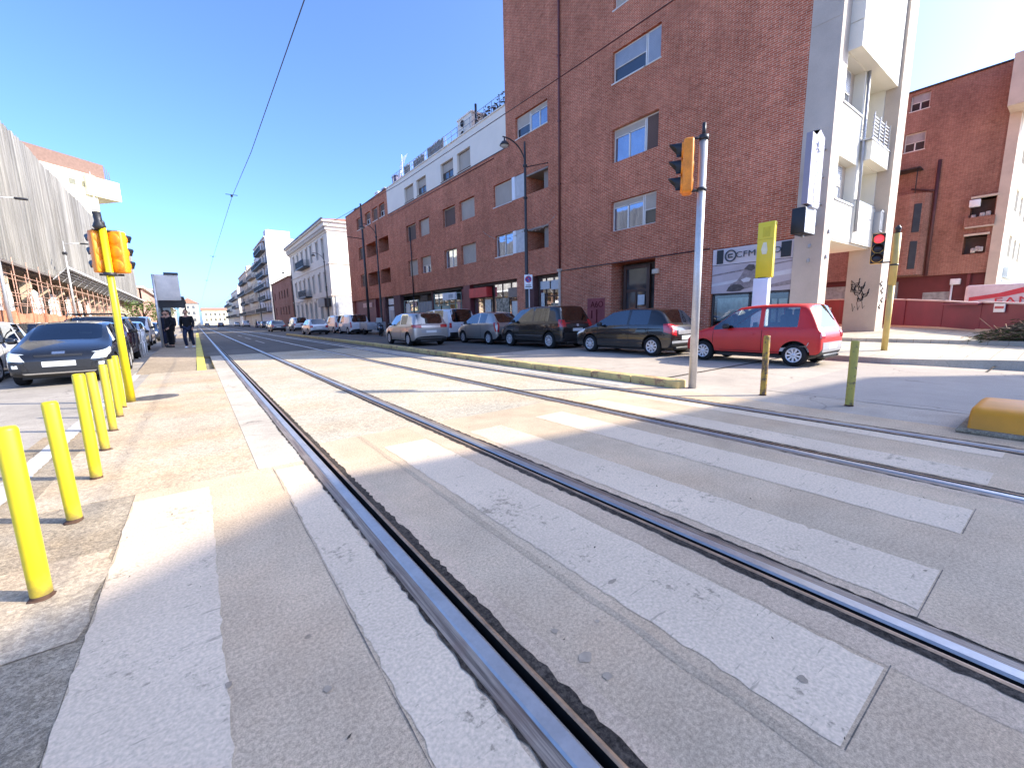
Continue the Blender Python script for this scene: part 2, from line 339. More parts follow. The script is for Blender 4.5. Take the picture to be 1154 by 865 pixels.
flat('slab_joint', .4055, .408, -1.5, 4.2, .0026, ground('saw_cut', (.20, .165, .13), .4, .4), .002)
for xa, xb in ((1.4, 1.9), (2.3, 2.84), (3.4, 3.9)):   # saw cut along the stripe ends
    flat('slab_joint', xa, xb, .276, .28, .0015, MATS['saw_cut'], 0)
# platform: a ramp and a level length with a yellow kerb
mb = MB(); mb.prism([(-1.42, 14.6, -.1), (-1.42, 14.6, .002), (-1.42, 20.5, .20), (-1.42, 60, .20), (-1.42, 60, -.1)], (1.30, 0, 0)); struct('tram_platform', mb, G_PLAT)
mb = MB(); mb.prism([(-.117, 14.55, -.1), (-.117, 14.55, .02), (-.117, 20.5, .206), (-.117, 60, .206), (-.117, 60, -.1)], (.21, 0, 0)); struct('platform_kerb', mb, rusty('kerb_yellow', (.82, .66, .10), (.4, .35, .22), .42, .7, 5))

# ------------------------------------------------------------------ rails
RAILH = M('rail_head', (.46, .43, .40), .34, .6, var=.14, scale=5)
t = NT('rail_streaks'); mp_ = t.n('Mapping'); mp_.inputs['Scale'].default_value = (60, 1.2, 1); t.l(t.pos(), mp_.inputs[0]); nz = t.noise(1, 5, .7, mp_.outputs[0]); n2_ = t.noise(7, 5)
t.set(t.mix(t.ramp(n2_, .4, .65), t.ramp(nz, .35, .68, (.07, .05, .04), (.50, .40, .30)), t.ramp(nz, .3, .7, (.12, .07, .045), (.34, .26, .20))), .5, .3); t.bump(nz, .4, .004); RAILS_ = t.mat
GROOVE = M('groove_dirt', (.018, .015, .013), .9, var=.5, scale=9); RAILL = M('guard_lip_rust', (.42, .27, .16), .42, .5, var=.4, scale=9)
RAILB = M('rail_rust', (.26, .19, .14), .55, .35, var=.35, scale=9, bump=.3)
def rail(xc, s, label):
    """grooved rail: the groove lies on the side s of the running head; a ragged bitumen joint on both sides"""
    Y0, Y1 = -9, 420
    t = thing('tram_rail', label, 'tram rail', (xc, 0, 0), 0, 'rails of the two tram tracks')
    def strip(mb, a, b, za, zb=None):
        zb = za if zb is None else zb
        mb.add([(s * a, Y0, za), (s * b, Y0, zb), (s * b, Y1, zb), (s * a, Y1, za)], [(0, 1, 2, 3)])
    h = MB(); strip(h, -.036, -.028, .003, .010); strip(h, -.028, .022, .010, .010); strip(h, .022, .034, .010, .001); link('running_head', h, RAILH, t)
    b = MB(); strip(b, -.094, -.036, .001, .003); link('rail_body', b, RAILS_, t); b = MB(); strip(b, .034, .036, .001, -.045); strip(b, .036, .066, -.045); strip(b, .066, .068, -.045, .004); link('flange_groove', b, GROOVE, t); b = MB(); strip(b, .068, .078, .006, .008); strip(b, .078, .092, .008, .004); link('guard_lip', b, RAILL, t)
    j = MB()
    for a, q in ((-.106, -.092), (.092, .136)):
        n = 420; ys = [-2 + 16 * i / n for i in range(n + 1)] + [420]
        vs = []
        for i, y in enumerate(ys):
            k = rnd.uniform(-.010, .010) + .003 * sin(y * 3 + xc * 9); lo, hi = (a + k, q) if a < 0 else (a, q + k)
            vs += [(s * lo, y, .0055), (s * hi, y, .0035)]
        j.add(vs, [(2 * i, 2 * i + 1, 2 * i + 3, 2 * i + 2) for i in range(n + 1)])
    link('bitumen_joint', j, BITUM, t); return t
rail(.765, 1, 'first tram rail from the yellow bollards, beside the wide pale strip')
rail(2.184, -1, 'second tram rail from the yellow bollards, crossing the middle of the zebra stripes')
rail(4.330, 1, 'third tram rail from the yellow bollards, the near rail of the far track')
rail(5.784, -1, 'fourth tram rail, the one that runs along the yellow kerb')

# ------------------------------------------------------------------ kerbs and plaza
KERBY = rusty('weathered_yellow_kerb', (.68, .50, .19), (.36, .20, .10), .48, .85, 4)
mb = MB(); seg = [6.52, 4.04]
y = 4.04; k = 0
kr = thing('track_kerb', 'long weathered yellow kerb between the tram track and the parked cars', 'kerb', (6.65, 4.05, 0))
while y < 46:
    ln = 1.0; m2 = MB(); x = 6.53 + max(0, min(.35, (y - 8) * .03))
    m2.rbox((x + .13, y + ln / 2, .05), .26, ln - .012, .17 + rnd.uniform(-.006, .006), .022); k += 1
    link('kerb_block', m2, KERBY, kr, True); y += ln
OR2 = rusty('orange_yellow_paint', (.90, .33, .010), (.30, .2, .1), .33, .5, 4)
b = thing('concrete_barrier', 'low rounded orange yellow kerb block at the end of the zebra crossing', 'kerb block', (7.0, 0, 0))
def half_round(x0, x1, y0, y1, h):
    m2 = MB(); pr = [(x0, 0), (x0 + .03, h * .72), (x0 + .07, h * .90), (x0 + .14, h), (x1 - .14, h), (x1 - .07, h * .90), (x1 - .03, h * .72), (x1, 0)]
    vs = []
    for y, sc, zz in ((y1, .97, .88), (y1 - .03, 1, .98), (y1 - .07, 1, 1), (y0, 1, 1)):
        xm = (x0 + x1) / 2; vs += [(xm + (x - xm) * sc, y, z * zz) for x, z in pr]
    n = len(pr); m2.add(vs, [(i * n + q, i * n + q + 1, (i + 1) * n + q + 1, (i + 1) * n + q) for i in range(3) for q in range(n - 1)] + [tuple(range(n)), tuple(range(3 * n, 4 * n))], 0, True); return m2
link('barrier_body', half_round(6.3, 7.3, -2.2, .60, .265), OR2, b, True)
f = MB(); f.rbox((6.83, -.8, .02), 1.2, 2.95, .05, .02); link('barrier_foot', f, G_OLD, b, True)
# plaza: sidewalk, step, upper level
out = [(13.08, 400), (13.08, 3.6), (12.98, 2.6), (13.25, 1.9), (13.75, 1.2), (14.1, .5), (14.4, -.8), (15.2, -2.0), (17.7, -2.35)]
mb = MB(); vs = [(x, y, .12) for x, y in out] + [(17.7, 400, .22)]
vs += [(x, y, -.1) for x, y in out] + [(17.7, 400, -.1)]; n = len(out) + 1
vs[8] = (17.7, -2.35, .22)
mb.add(vs, [tuple(range(n))] + [(i, (i + 1) % n, n + (i + 1) % n, n + i) for i in range(n)]); 
struct('sidewalk', mb, G_PLAZA)
mb = MB()
inn = [(x + .16, y - (0 if i < 2 else -.02)) for i, (x, y) in enumerate(out)]
vs = []
for (x, y), (x2, y2) in zip(out[:8], inn[:8]): vs += [(x - .012, y, -.1), (x - .012, y, .128), (x2, y2, .131)]
mb.add(vs, [q for i in range(7) for q in ((3 * i, 3 * i + 3, 3 * i + 4, 3 * i + 1), (3 * i + 1, 3 * i + 4, 3 * i + 5, 3 * i + 2))])
struct('sidewalk_kerb', mb, G_STRIP)
mb = MB(); mb.prism([(17.703, -2.35, -.1), (17.703, -2.35, .33), (22, -2.35, .48), (120, -2.35, .50), (120, -2.35, -.1)], (0, 130, 0)); struct('plaza', mb, G_PLAZA)
# manhole covers
def manhole(x, y, r, label):
    t = MB(); Mx = Matrix.Translation((x, y, 0)); t.lathe([(0.001, .006), (r * .82, .006), (r * .84, .003), (r * .86, .007), (r, .007), (r, 0)], 24, 0, Mx)
    for i in range(-3, 4): 
        w = math.sqrt(max(0, (r * .75) ** 2 - (i * r * .22) ** 2)); t.box(x - w, x + w, y + i * r * .22 - .012, y + i * r * .22 + .012, .0055, .010)
    tag(link('manhole_cover', t, M('cast_iron', (.16, .14, .12), .6, .5, var=.3, scale=9)), label, 'manhole cover')
manhole(-.72, 9.75, .33, 'round iron manhole cover in the walkway beside the bollards')
manhole(16.2, 2.55, .16, 'small iron manhole cover in the sidewalk near the red signal pole')

# small litter on the crossing: grit and leaf scraps
q = MB(); r3 = random.Random(5)
for _ in range(240):
    x, y = r3.uniform(-1.5, 6.3), r3.uniform(.2, 9) ** 1.0; s = r3.choice([.004, .005, .007, .011]); a = r3.uniform(0, 6.3)
    if any(b0 - .01 < x < b1 + .01 for b0, b1 in BANDS): continue
    q.add([(x + s * cos(a + k * 1.57) * (1 if k % 2 else .45), y + s * sin(a + k * 1.57) * (1 if k % 2 else .45), .0065 + .004 * (k == 1)) for k in range(4)], [(0, 1, 2, 3)])
tag(link('litter', q, M('grit', (.10, .075, .05), .9, var=.5, scale=2)), 'grit and dry leaf scraps scattered over the crossing', None, None, 'stuff')
# ------------------------------------------------------------------ facade tools
def plane(o, u, nrm):
    o = V(o); u = V(u).normalized(); nrm = V(nrm).normalized()
    return lambda a, z, d=0: o + u * a + Z * z - nrm * d
def wall(P, rects, holes, depth=.25, mb=None, m=0):
    """solid rectangles (u0,u1,z0,z1) with rectangular openings cut through and lined with reveals"""
    mb = mb or MB()
    for (a, b, c, d) in rects:
        H = [(max(h[0], a), min(h[1], b), max(h[2], c), min(h[3], d)) for h in holes if h[0] < b and h[1] > a and h[2] < d and h[3] > c]
        us = sorted({a, b, *[q for h in H for q in h[:2]]}); zs = sorted({c, d, *[q for h in H for q in h[2:4]]})
        for i in range(len(zs) - 1):
            run = None
            for j in range(len(us)):
                solid = j < len(us) - 1 and not any(h[0] < (us[j] + us[j + 1]) / 2 < h[1] and h[2] < (zs[i] + zs[i + 1]) / 2 < h[3] for h in H)
                if solid and run is None: run = us[j]
                if not solid and run is not None:
                    mb.quad(P(run, zs[i]), P(us[j], zs[i]), P(us[j], zs[i + 1]), P(run, zs[i + 1]), m); run = None
    for h in holes:
        a, b, c, d = h[:4]; e = h[4] if len(h) > 4 else depth
        mb.quad(P(a, c), P(a, d), P(a, d, e), P(a, c, e), m); mb.quad(P(b, c), P(b, d), P(b, d, e), P(b, c, e), m)
        mb.quad(P(a, d), P(b, d), P(b, d, e), P(a, d, e), m); mb.quad(P(a, c), P(b, c), P(b, c, e), P(a, c, e), m)
    return mb
def window(par, P, u0, u1, z0, z1, style='glass', d=.16, n=2, frame=None, shut=None, glass=None, sill=True, box=.22):
    """joinery in an opening: frame part with pane / shutter sub-parts"""
    frame = frame or WFRAME; shut = shut or SHUT; glass = glass or PANE
    f = MB(); w = .055; e = d + .06; a, b, c, t = u0 + .004, u1 - .004, z0 + .004, z1 - .004
    f.pbox(P, a, a + w, c, t, d, e); f.pbox(P, b - w, b, c, t, d, e); f.pbox(P, a + w, b - w, c, c + w, d, e); f.pbox(P, a + w, b - w, t - w, t, d, e)
    if sill: f.pbox(P, u0 - .04, u1 + .04, z0 - .05, z0 - .004, -.035, d, 0)
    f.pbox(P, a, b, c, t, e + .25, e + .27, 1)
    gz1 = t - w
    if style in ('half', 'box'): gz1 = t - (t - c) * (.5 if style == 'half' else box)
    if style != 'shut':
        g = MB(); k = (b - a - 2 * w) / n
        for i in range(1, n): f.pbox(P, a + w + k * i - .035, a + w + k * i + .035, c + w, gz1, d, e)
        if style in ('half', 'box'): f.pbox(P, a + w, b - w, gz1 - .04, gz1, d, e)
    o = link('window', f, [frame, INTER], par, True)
    if style != 'shut':
        for i in range(n):
            q = d + .03 + rnd.uniform(-.004, .004)
            g.quad(P(a + w + k * i, c + w, q), P(a + w + k * (i + 1), c + w, q), P(a + w + k * (i + 1), gz1, q + rnd.uniform(-.01, .01)), P(a + w + k * i, gz1, q))
        link('pane', g, glass, o)
    if style in ('shut', 'half', 'box'):
        s = MB(); zb = c + .03 if style == 'shut' else gz1; zz = zb; 
        while zz < t - w - .02:
            s.pbox(P, a + w, b - w, zz + .006, min(zz + .056, t - w), d - .015 + .004, d + .02); zz += .06
        link('shutter', s, shut, o)
    return o
# ------------------------------------------------------------------ brick apartment building on the right
A = thing('apartment_building', 'long red brick apartment building with a tall corner block, white attic storey and shops below', 'building', (16, 5.15, 0))
PW = plane((16, 0, 0), (0, 1, 0), (-1, 0, 0))
tall_w = [(11.24, 13.65, 5.07, 6.38), (11.24, 13.65, 8.05, 9.46), (11.24, 13.68, 11.35, 12.60), (11.24, 13.68, 14.24, 15.5), (11.24, 13.68, 17.3, 18.6)]
junc = [(18.03, 20.80, 11.35, 12.50), (20.04, 23.22, 8.12, 9.42), (20.04, 23.17, 5.06, 6.38)]
logg = [(18.0, 19.84, 8.12, 9.15, 1.3), (18.0, 19.84, 5.02, 6.2, 1.3)]
cols = [(25.5, 27.55), (28.17, 30.11), (32.47, 34.40), (35.04, 37.08), (49.4, 50.9)]
loww = [(a, b, z, z + h) for a, b in cols for z, h in ((5.07, 1.33), (8.07, 1.33))]
att = [(25.83, 27.6), (28.18, 30.1), (32.65, 34.45), (35.1, 37.0), (42.0, 43.5), (44.0, 45.6), (46.2, 47.9), (49.4, 50.9)]
attw = [(a, b, 11.36, 12.60) for a, b in att]
logg2 = [(41.5, 44.3, 8.0, 9.4, 1.2), (44.7, 48.2, 8.0, 9.4, 1.2), (41.5, 44.3, 4.95, 6.35, 1.2), (44.7, 48.2, 4.95, 6.35, 1.2)]
door = (11.2, 13.6, .12, 3.62, .9); shop = (5.953, 8.7, .12, 3.62, .5)
TOP = 21.0
mb = wall(PW, [(5.9, 17.2, .1, 3.58), (5.9, 21.75, 3.58, TOP), (21.75, 55.0, 3.58, 11.22)], tall_w + junc + logg + loww + logg2 + [door, shop])
wall(PW, [(41.2, 55.0, 11.22, 13.6)], attw[4:], mb=mb)
for y, x0, z0, z1 in ((17.2, 16, .1, 3.58), (55.0, 16, .1, 13.6)):     # returns
    mb.quad((16, y, z0), (16.9 if y < 20 else 28, y, z0), (16.9 if y < 20 else 28, y, z1), (16, y, z1))
mb.quad((16, 21.75, 13.4), (30, 21.75, 13.4), (30, 21.75, TOP), (16, 21.75, TOP))
mb.box(16.02, 30, 5.6, 21.7, TOP - .3, TOP); mb.box(16.02, 28, 21.8, 55, 13.3, 13.55); mb.box(29.9, 30, 13.1, 21.7, 3.5, TOP - .3); mb.box(27.9, 28, 21.7, 54.9, 0, 13.3)
mb.quad((16.01, 17.2, 3.59), (16.9, 17.2, 3.59), (16.9, 55, 3.59), (16.01, 55, 3.59))   # soffit over the shops
mb.box(17.0, 21.5, 7.3, 7.4, .1, TOP - .31); mb.box(21.5, 21.6, 7.3, 21.7, .1, TOP - .31); mb.box(21.6, 30, 13, 13.1, 3.5, TOP - .31); mb.box(21.6, 30, 13, 21.7, 3.44, 3.5)
link('brick_wall', mb, BRICK, A, True)
mb = wall(PW, [(21.75, 41.2, 11.25, 13.55)], attw[:4]); mb.pbox(PW, 21.75, 22.35, 11.22, 11.6, -.005, .2)
mb.pbox(PW, 21.75, 41.2, 13.553, 13.62, -.06, .3); link('attic_wall', mb, ATTIC, A, True)
mb = MB(); mb.pbox(PW, 41.2, 55.05, 13.603, 13.66, -.05, .3); mb.pbox(PW, 21.75, 41.2, 11.20, 11.245, -.03, .0); link('roof_edge', mb, M('slate_flashing', (.10, .09, .09), .6), A, True)
# loggia inner faces
mb = MB()
for a, b, c, d, e in logg + logg2:
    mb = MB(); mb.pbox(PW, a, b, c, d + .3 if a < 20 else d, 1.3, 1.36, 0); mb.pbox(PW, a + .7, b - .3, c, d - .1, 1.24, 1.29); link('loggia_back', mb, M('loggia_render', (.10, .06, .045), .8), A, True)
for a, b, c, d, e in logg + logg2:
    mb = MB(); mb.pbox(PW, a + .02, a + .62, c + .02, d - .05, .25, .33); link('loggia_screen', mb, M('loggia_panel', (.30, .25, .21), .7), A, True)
for a, b, c, d, e in logg: mb = MB(); mb.pbox(PW, a, b, d - .06, d + .02, -.02, 1.2); link('loggia_awning', mb, M('loggia_panel', (.30, .25, .21)), A, True)
for i, (w, st) in enumerate(zip(tall_w, ('mix', 'mix2', 'greyshut', 'shut', 'glass'))):
    a, b, c, d = w; m = a + (b - a) * .30
    if st in ('mix', 'mix2'):
        window(A, PW, m, b, c, d, 'box', n=2, d=.17, sill=False, box=.22 if st == 'mix2' else .18)
        window(A, PW, a, m - .02, c, d, sill=False, style='shut' if st == 'mix2' else 'half', n=1, d=.17, shut=SHUTD if st == 'mix2' else SHUT, glass=PANED)
    elif st == 'greyshut':
        window(A, PW, m, b, c, d, 'half', n=1, d=.12, shut=GREY, glass=PANED); window(A, PW, a, m - .02, c, d, 'shut', n=1, d=.12, shut=GREY)
    else: window(A, PW, a, b, c, d, st)
a, b, c, d = junc[0]; window(A, PW, a, 19.6, c, d, 'box', box=.2, n=2); window(A, PW, 19.62, b, c, d, 'half', n=1, glass=PANED)
for i, w in enumerate(junc[1:]):
    a, b, c, d = w; window(A, PW, 21.3, b, c, d, 'shut' if i == 0 else 'glass', n=2)
    q = MB(); q.pbox(PW, a + .02, 21.28, c + .01, d - .01, .05, .11); q.pbox(PW, 20.98, 21.26, c + .01, d - .01, .0, .05, 1); link('panel', q, [M('grey_panel', (.55, .54, .52), .6), WHITE], A, True)
st = {(25.5, 5.07): 'shut', (25.5, 8.07): 'shut', (28.17, 5.07): 'glass', (28.17, 8.07): 'brown', (32.47, 8.07): 'shut', (35.04, 8.07): 'brown', (32.47, 5.07): 'half', (35.04, 5.07): 'shut', (49.4, 5.07): 'brown', (49.4, 8.07): 'brown'}
for a, b, c, d in loww:
    s = st[(a, c)]; window(A, PW, a, b, c, d, 'shut' if s == 'brown' else s, sill=False, shut=SHUTD if s == 'brown' else SHUT, d=.2, n=2)
for i, (a, b, c, d) in enumerate(attw): window(A, PW, a, b, c, d, ('shut', 'half', 'half', 'shut', 'half', 'shut', 'half', 'shut')[i], d=.2, n=2, frame=SHUTD if i < 4 else WFRAME, shut=SHUT if i < 4 else SHUTD, glass=PANED)
# pipes
mb = MB(); mb.tube([(15.93, 17.06, 3.75), (15.93, 17.06, TOP)], .055); 
for z in range(5, 21, 3): mb.box(15.88, 16, 16.98, 17.14, z, z + .05)
link('downpipe', mb, M('rust_red_pipe', (.13, .035, .028), .5), A, True)
mb = MB(); mb.tube([(15.92, 17.06, .12), (15.92, 17.06, 3.72)], .07); mb.box(15.84, 16, 16.95, 17.17, 3.62, 3.74); link('pipe_casing', mb, CONC, A, True)
mb = MB(); mb.tube([(15.96, 23.0, 11.0), (15.96, 41, 11.0)], .018); mb.tube([(15.96, 8.8, 3.66), (15.96, 17, 3.64)], .022); link('wall_cable', mb, DARK, A, True)
# entrance
mb = MB(); mb.pbox(PW, 11.25, 13.55, .13, 3.6, .86, .9, 1); mb.pbox(PW, 11.9, 12.06, .13, 3.5, .62, .74); mb.pbox(PW, 13.2, 13.36, .13, 3.5, .62, .74); mb.pbox(PW, 12.06, 13.2, 3.36, 3.5, .62, .74); mb.pbox(PW, 12.06, 13.2, 2.3, 2.42, .64, .72); mb.pbox(PW, 12.6, 12.68, .13, 2.3, .64, .72)
dr = link('entrance_door', mb, [WOOD, INTER], A, True)
mb = MB(); mb.quad(PW(12.06, .2, .68), PW(13.2, .2, .68), PW(13.2, 3.36, .68), PW(12.06, 3.36, .68)); link('pane', mb, PANED, dr)
for q_ in ((12.1, 12.9, .95, 1.45), (12.14, 12.5, 1.7, 2.15)): mb = MB(); mb.pbox(PW, *q_, .60, .635); link('notice', mb, M('paper', (.60, .60, .58), .8), dr)
mb = MB(); mb.rbox((15.93, 11.12, 3.05), .16, .3, .2, .03); link('wall_lamp', mb, CONC, A, True)
# red painted patch with a sign symbol
mb = MB(); mb.pbox(PW, 13.95, 15.1, .2, 2.1, -.003, .0); link('painted_patch', mb, M('pale_red_paint', (.30, .075, .07), .8, var=.28, scale=2.2), A, True)
def text(name, body, size, m, M4, par=None, world=True, ext=.006, sx=1, sp=1.0):
    c = bpy.data.curves.new(name, 'FONT'); c.body = body; c.size = size; c.extrude = ext; c.align_x = 'CENTER'; c.align_y = 'CENTER'; c.space_character = sp; c.resolution_u = 3
    o = bpy.data.objects.new(name, c); COL.objects.link(o); dg = bpy.context.evaluated_depsgraph_get(); me = bpy.data.meshes.new_from_object(o.evaluated_get(dg))
    bpy.data.objects.remove(o); q = MB(); q.add([M4 @ V((v.co.x * sx, v.co.y, v.co.z)) for v in me.vertices], [tuple(p.vertices) for p in me.polygons]); bpy.data.meshes.remove(me)
    return link(name, q, m, par, world)
def frameM(o, right, up):
    r = V(right).normalized(); u = V(up).normalized(); n = r.cross(u)
    return Matrix(((r.x, u.x, n.x, o[0]), (r.y, u.y, n.y, o[1]), (r.z, u.z, n.z, o[2]), (0, 0, 0, 1)))
GRAF = M('dark_red_spray', (.10, .006, .008), .7)
text('graffiti', 'A6O', .42, GRAF, frameM((15.985, 14.45, 1.78), (0, -1, 0), (0, 0, 1)), A, ext=.003)
mb = MB(); mb.pbox(PW, 14.42, 14.5, .4, 1.55, -.010, -.004); mb.pbox(PW, 14.75, 14.83, 1.1, 1.5, -.010, -.004); link('graffiti_stroke', mb, GRAF, A, True)
# ---- motorcycle shop on the corner
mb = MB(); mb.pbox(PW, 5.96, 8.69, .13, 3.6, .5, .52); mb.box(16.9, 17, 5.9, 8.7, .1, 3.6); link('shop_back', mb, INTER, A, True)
mb = MB()
for a in (5.97, 7.25, 8.6): mb.pbox(PW, a, a + .07, .13, 1.95, .1, .18)
mb.pbox(PW, 5.97, 8.67, 1.9, 1.97, .1, .18); mb.pbox(PW, 5.97, 8.67, .13, .22, .1, .18); sf = link('shopfront', mb, M('bronze_frame', (.06, .05, .045), .4, .4), A, True)
mb = MB(); mb.quad(PW(5.97, .2, .14), PW(8.67, .2, .14), PW(8.67, 1.95, .14), PW(5.97, 1.95, .14)); link('pane', mb, SHOPG, sf)
mb = MB()
for a, z, w, h in ((6.1, .9, .25, .8), (6.42, .9, .16, .8), (7.35, .95, 1.15, .85)): mb.pbox(PW, a, a + w, z, z + h, .2, .22)
link('window_poster', mb, M('pale_poster', (.52, .56, .50), .6, var=.35, scale=6), sf)
FASC = M('pale_fascia', (.60, .53, .52), .5, var=.05)
mb = MB(); mb.pbox(PW, 5.97, 8.68, 3.02, 3.60, .02, .09); mb.pbox(PW, 6.03, 6.33, 3.06, 3.56, .0, .02, 1); mb.pbox(PW, 8.28, 8.52, 3.06, 3.56, .0, .02, 1)
fa = link('fascia', mb, [FASC, BLACK], A, True)
text('lettering', 'CFMOTO', .29, M('sign_black', (.03, .03, .035), .4), frameM((15.975, 7.06, 3.31), (0, -1, 0), (0, 0, 1)), fa, False, sx=1.22, sp=1.04)
mb = MB(); R90 = Matrix.Translation((15.985, 8.0, 3.31)) @ Matrix.Rotation(-pi / 2, 4, 'Y')
mb.lathe([(.215, 0), (.215, .012), (.165, .012), (.165, 0)], 28, 0, R90, False)
for dz in (-.05, .05): mb.box(15.972, 15.986, 7.92, 8.09, 3.31 + dz - .022, 3.31 + dz + .022)
mb.box(15.972, 15.986, 8.06, 8.10, 3.28, 3.34); link('emblem', mb, M('sign_black', (.03, .03, .035)), fa)
# poster of a rider leaning on a bike, greys only
mb = MB(); mb.pbox(PW, 5.97, 8.68, 1.98, 3.0, .03, .08); po = link('poster', mb, M('grey_poster', (.50, .43, .43), .6, var=.14, scale=1.6), A, True)
def blob(pts, m, d, nm):
    q = MB(); q.prism([PW(a, z, d) for a, z in pts], (-.003, 0, 0)); link(nm, q, m, po)
PD = M('poster_dark', (.10, .085, .08), .6, var=.4, scale=9); PM = M('poster_mid', (.28, .23, .22), .6, var=.4, scale=7); PL = M('poster_light', (.62, .58, .57), .6, var=.1)
blob([(5.97, 2.5), (8.68, 2.25), (8.68, 2.34), (5.97, 2.66)], PL, .028, 'poster_streak'); blob([(5.97, 2.9), (8.68, 2.62), (8.68, 2.68), (5.97, 2.94)], PM, .028, 'poster_streak'); blob([(5.97, 2.15), (7.0, 2.05), (7.0, 2.12), (5.97, 2.3)], PM, .028, 'poster_streak')
blob([(8.05, 2.08), (7.95, 2.3), (7.75, 2.38), (7.6, 2.58), (7.45, 2.86), (7.2, 2.93), (7.05, 2.82), (7.0, 2.6), (6.75, 2.5), (6.7, 2.35), (6.95, 2.2), (7.3, 2.12), (7.6, 2.06)], PM, .025, 'poster_rider')
blob([(8.1, 2.05), (8.02, 2.2), (7.85, 2.28), (7.6, 2.26), (7.45, 2.12), (7.6, 2.03), (7.9, 2.02)], PD, .021, 'poster_wheel'); blob([(7.5, 2.8), (7.35, 2.94), (7.18, 2.92), (7.12, 2.78), (7.25, 2.7)], PD, .021, 'poster_helmet'); blob([(7.6, 2.42), (7.4, 2.5), (7.25, 2.45), (7.3, 2.34), (7.5, 2.33)], PL, .021, 'poster_fairing'); blob([(6.9, 2.42), (6.75, 2.48), (6.66, 2.36), (6.8, 2.3)], PD, .021, 'poster_tail')
# ---- concrete corner and the sunlit end facade
PE = plane((0, 5.15, 0), (1, 0, 0), (0, -1, 0))
mb = MB(); mb.box(15.98, 16.62, 5.15, 5.95, .1, TOP)
for z in (3.6, 6.7, 9.7, 12.7): mb.box(15.972, 15.979, 5.16, 5.94, z, z + .02, 0)
link('corner_pillar', mb, CONC, A, True)
mb = MB(); mb.box(20.67, 21.62, 4.72, 5.75, .3, TOP); link('end_pillar', mb, CONC, A, True)
PEL = lambda u, z, d=0: PE(u, z, d)
ew = [(16.66, 18.38, 4.78, 6.04, .45), (16.66, 18.38, 7.58, 8.9, .45), (18.72, 20.6, 4.9, 6.18, 1.4), (18.72, 20.6, 6.82, 8.95, 1.4)]
mb = wall(PE, [(16.62, 20.67, 3.55, TOP)], ew)
mb.box(16.62, 20.67, 5.17, 7.4, 3.5, 3.549); mb.pbox(PE, 18.6, 20.6, 6.2, 6.80, -.30, .0); mb.pbox(PE, 18.45, 20.67, 3.55, 4.92, -.06, 0)
link('end_wall', mb, CONCL, A, True)
mb = MB()
for z in (8.92, 9.66, 10.66, 11.66, 12.66): mb.pbox(PE, 16.62, 20.62, z, z + (.72 if z < 9 else .98), -.34, .0)
link('projecting_bay', mb, CONCL, A, True)
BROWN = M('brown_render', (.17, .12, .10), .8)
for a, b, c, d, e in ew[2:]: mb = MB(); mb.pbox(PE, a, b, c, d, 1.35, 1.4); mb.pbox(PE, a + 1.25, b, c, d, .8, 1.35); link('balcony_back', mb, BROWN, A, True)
for (a, b, c, d, e) in ew[:2]:
    window(A, PE, a, b - .3, c, d, 'half', d=.3, n=1, shut=GREY, glass=PANE if c > 6 else M('white_blind', (.6, .6, .6), .6))
    q = MB(); q.pbox(PE, a - .02, b + .02, c - .06, c, -.03, .28); link('sill', q, GREY, A, True)
    q = MB(); q.pbox(PE, b - .28, b, c, d, .3, .4); link('panel', q, CONC, A, True)
q = MB(); q.pbox(PE, 18.46, 20.6, 4.92, 4.97, -.07, .1); link('parapet_cap', q, GREY, A, True); q = MB(); q.pbox(PE, 18.46, 20.64, 6.803, 6.84, -.32, .1)
for i in range(7): q.pbox(PE, 18.66, 20.5, 6.92 + i * .105, 6.95 + i * .105, -.26, -.24)
for u in (18.66, 19.3, 19.9, 20.48): q.pbox(PE, u, u + .03, 6.84, 7.66, -.29, -.265)
link('balcony_rail', q, GREY, A, True)
q = MB(); q.tube([PE(18.52, 3.9, -.11), PE(18.52, 8.92, -.06)], .045); q.tube([PE(18.60, 7.1, -.09), PE(18.60, 8.92, -.06)], .02); link('downpipe', q, GREY, A, True)
q = MB(); q.box(20.25, 20.6, 4.80, 4.83, 4.05, 4.09); q.box(20.25, 20.6, 4.80, 4.83, 4.75, 4.79)
for i in range(3): q.box(20.25 + i * .16, 20.28 + i * .16, 4.80, 4.83, 4.05, 4.79)
q.box(20.57, 20.6, 4.83, 5.1, 4.05, 4.79); link('wall_cage', q, GREY, A, True)
q = MB(); q.rbox((17.9, 5.75, 3.32), .34, .3, .26, .04); q.tube([(17.9, 5.75, 3.4), (17.9, 5.75, 3.52)], .03); link('soffit_lamp', q, DARK, A, True)
for x, y, z in ((16.35, 5.14, 3.72), (16.3, 5.14, 2.95), (15.975, 5.5, 3.3), (15.975, 5.5, 2.85)):
    q = MB(); q.rbox((x, y, z), .08, .08, .12, .01); link('wall_bracket', q, GREY, A, True)
# graffiti on the end pillar
q = MB()
gr = rnd.__class__(3)
for (y, z, s) in ((5.45, 2.25, .17), (5.25, 2.12, .13), (5.35, 1.95, .16), (5.12, 1.85, .14), (5.25, 1.68, .12), (5.5, 2.05, .10)):
    pts = [(20.66, y + s * math.sin(i * 1.1 + s * 9) * .8, z + s * (i / 9 - .5) * 1.2 + .1 * math.cos(i * 2.1)) for i in range(10)]
    q.tube(pts, .014, 5)
for i in range(3): q.tube([(20.66, 5.5 - i * .15, 1.5 + i * .05), (20.66, 5.45 - i * .15, 1.2 + i * .05), (20.66, 5.4 - i * .15, 1.4)], .007, 4)
for (x, z, s) in ((20.8, 2.2, .2), (21.0, 1.95, .22), (21.1, 1.6, .18), (20.9, 1.35, .15)):
    q.tube([(x + s * math.sin(i * 1.3) * .7, 4.71, z + s * (i / 7 - .5)) for i in range(8)], .018, 5)
link('graffiti', q, M('black_spray', (.03, .03, .035), .6), A, True)
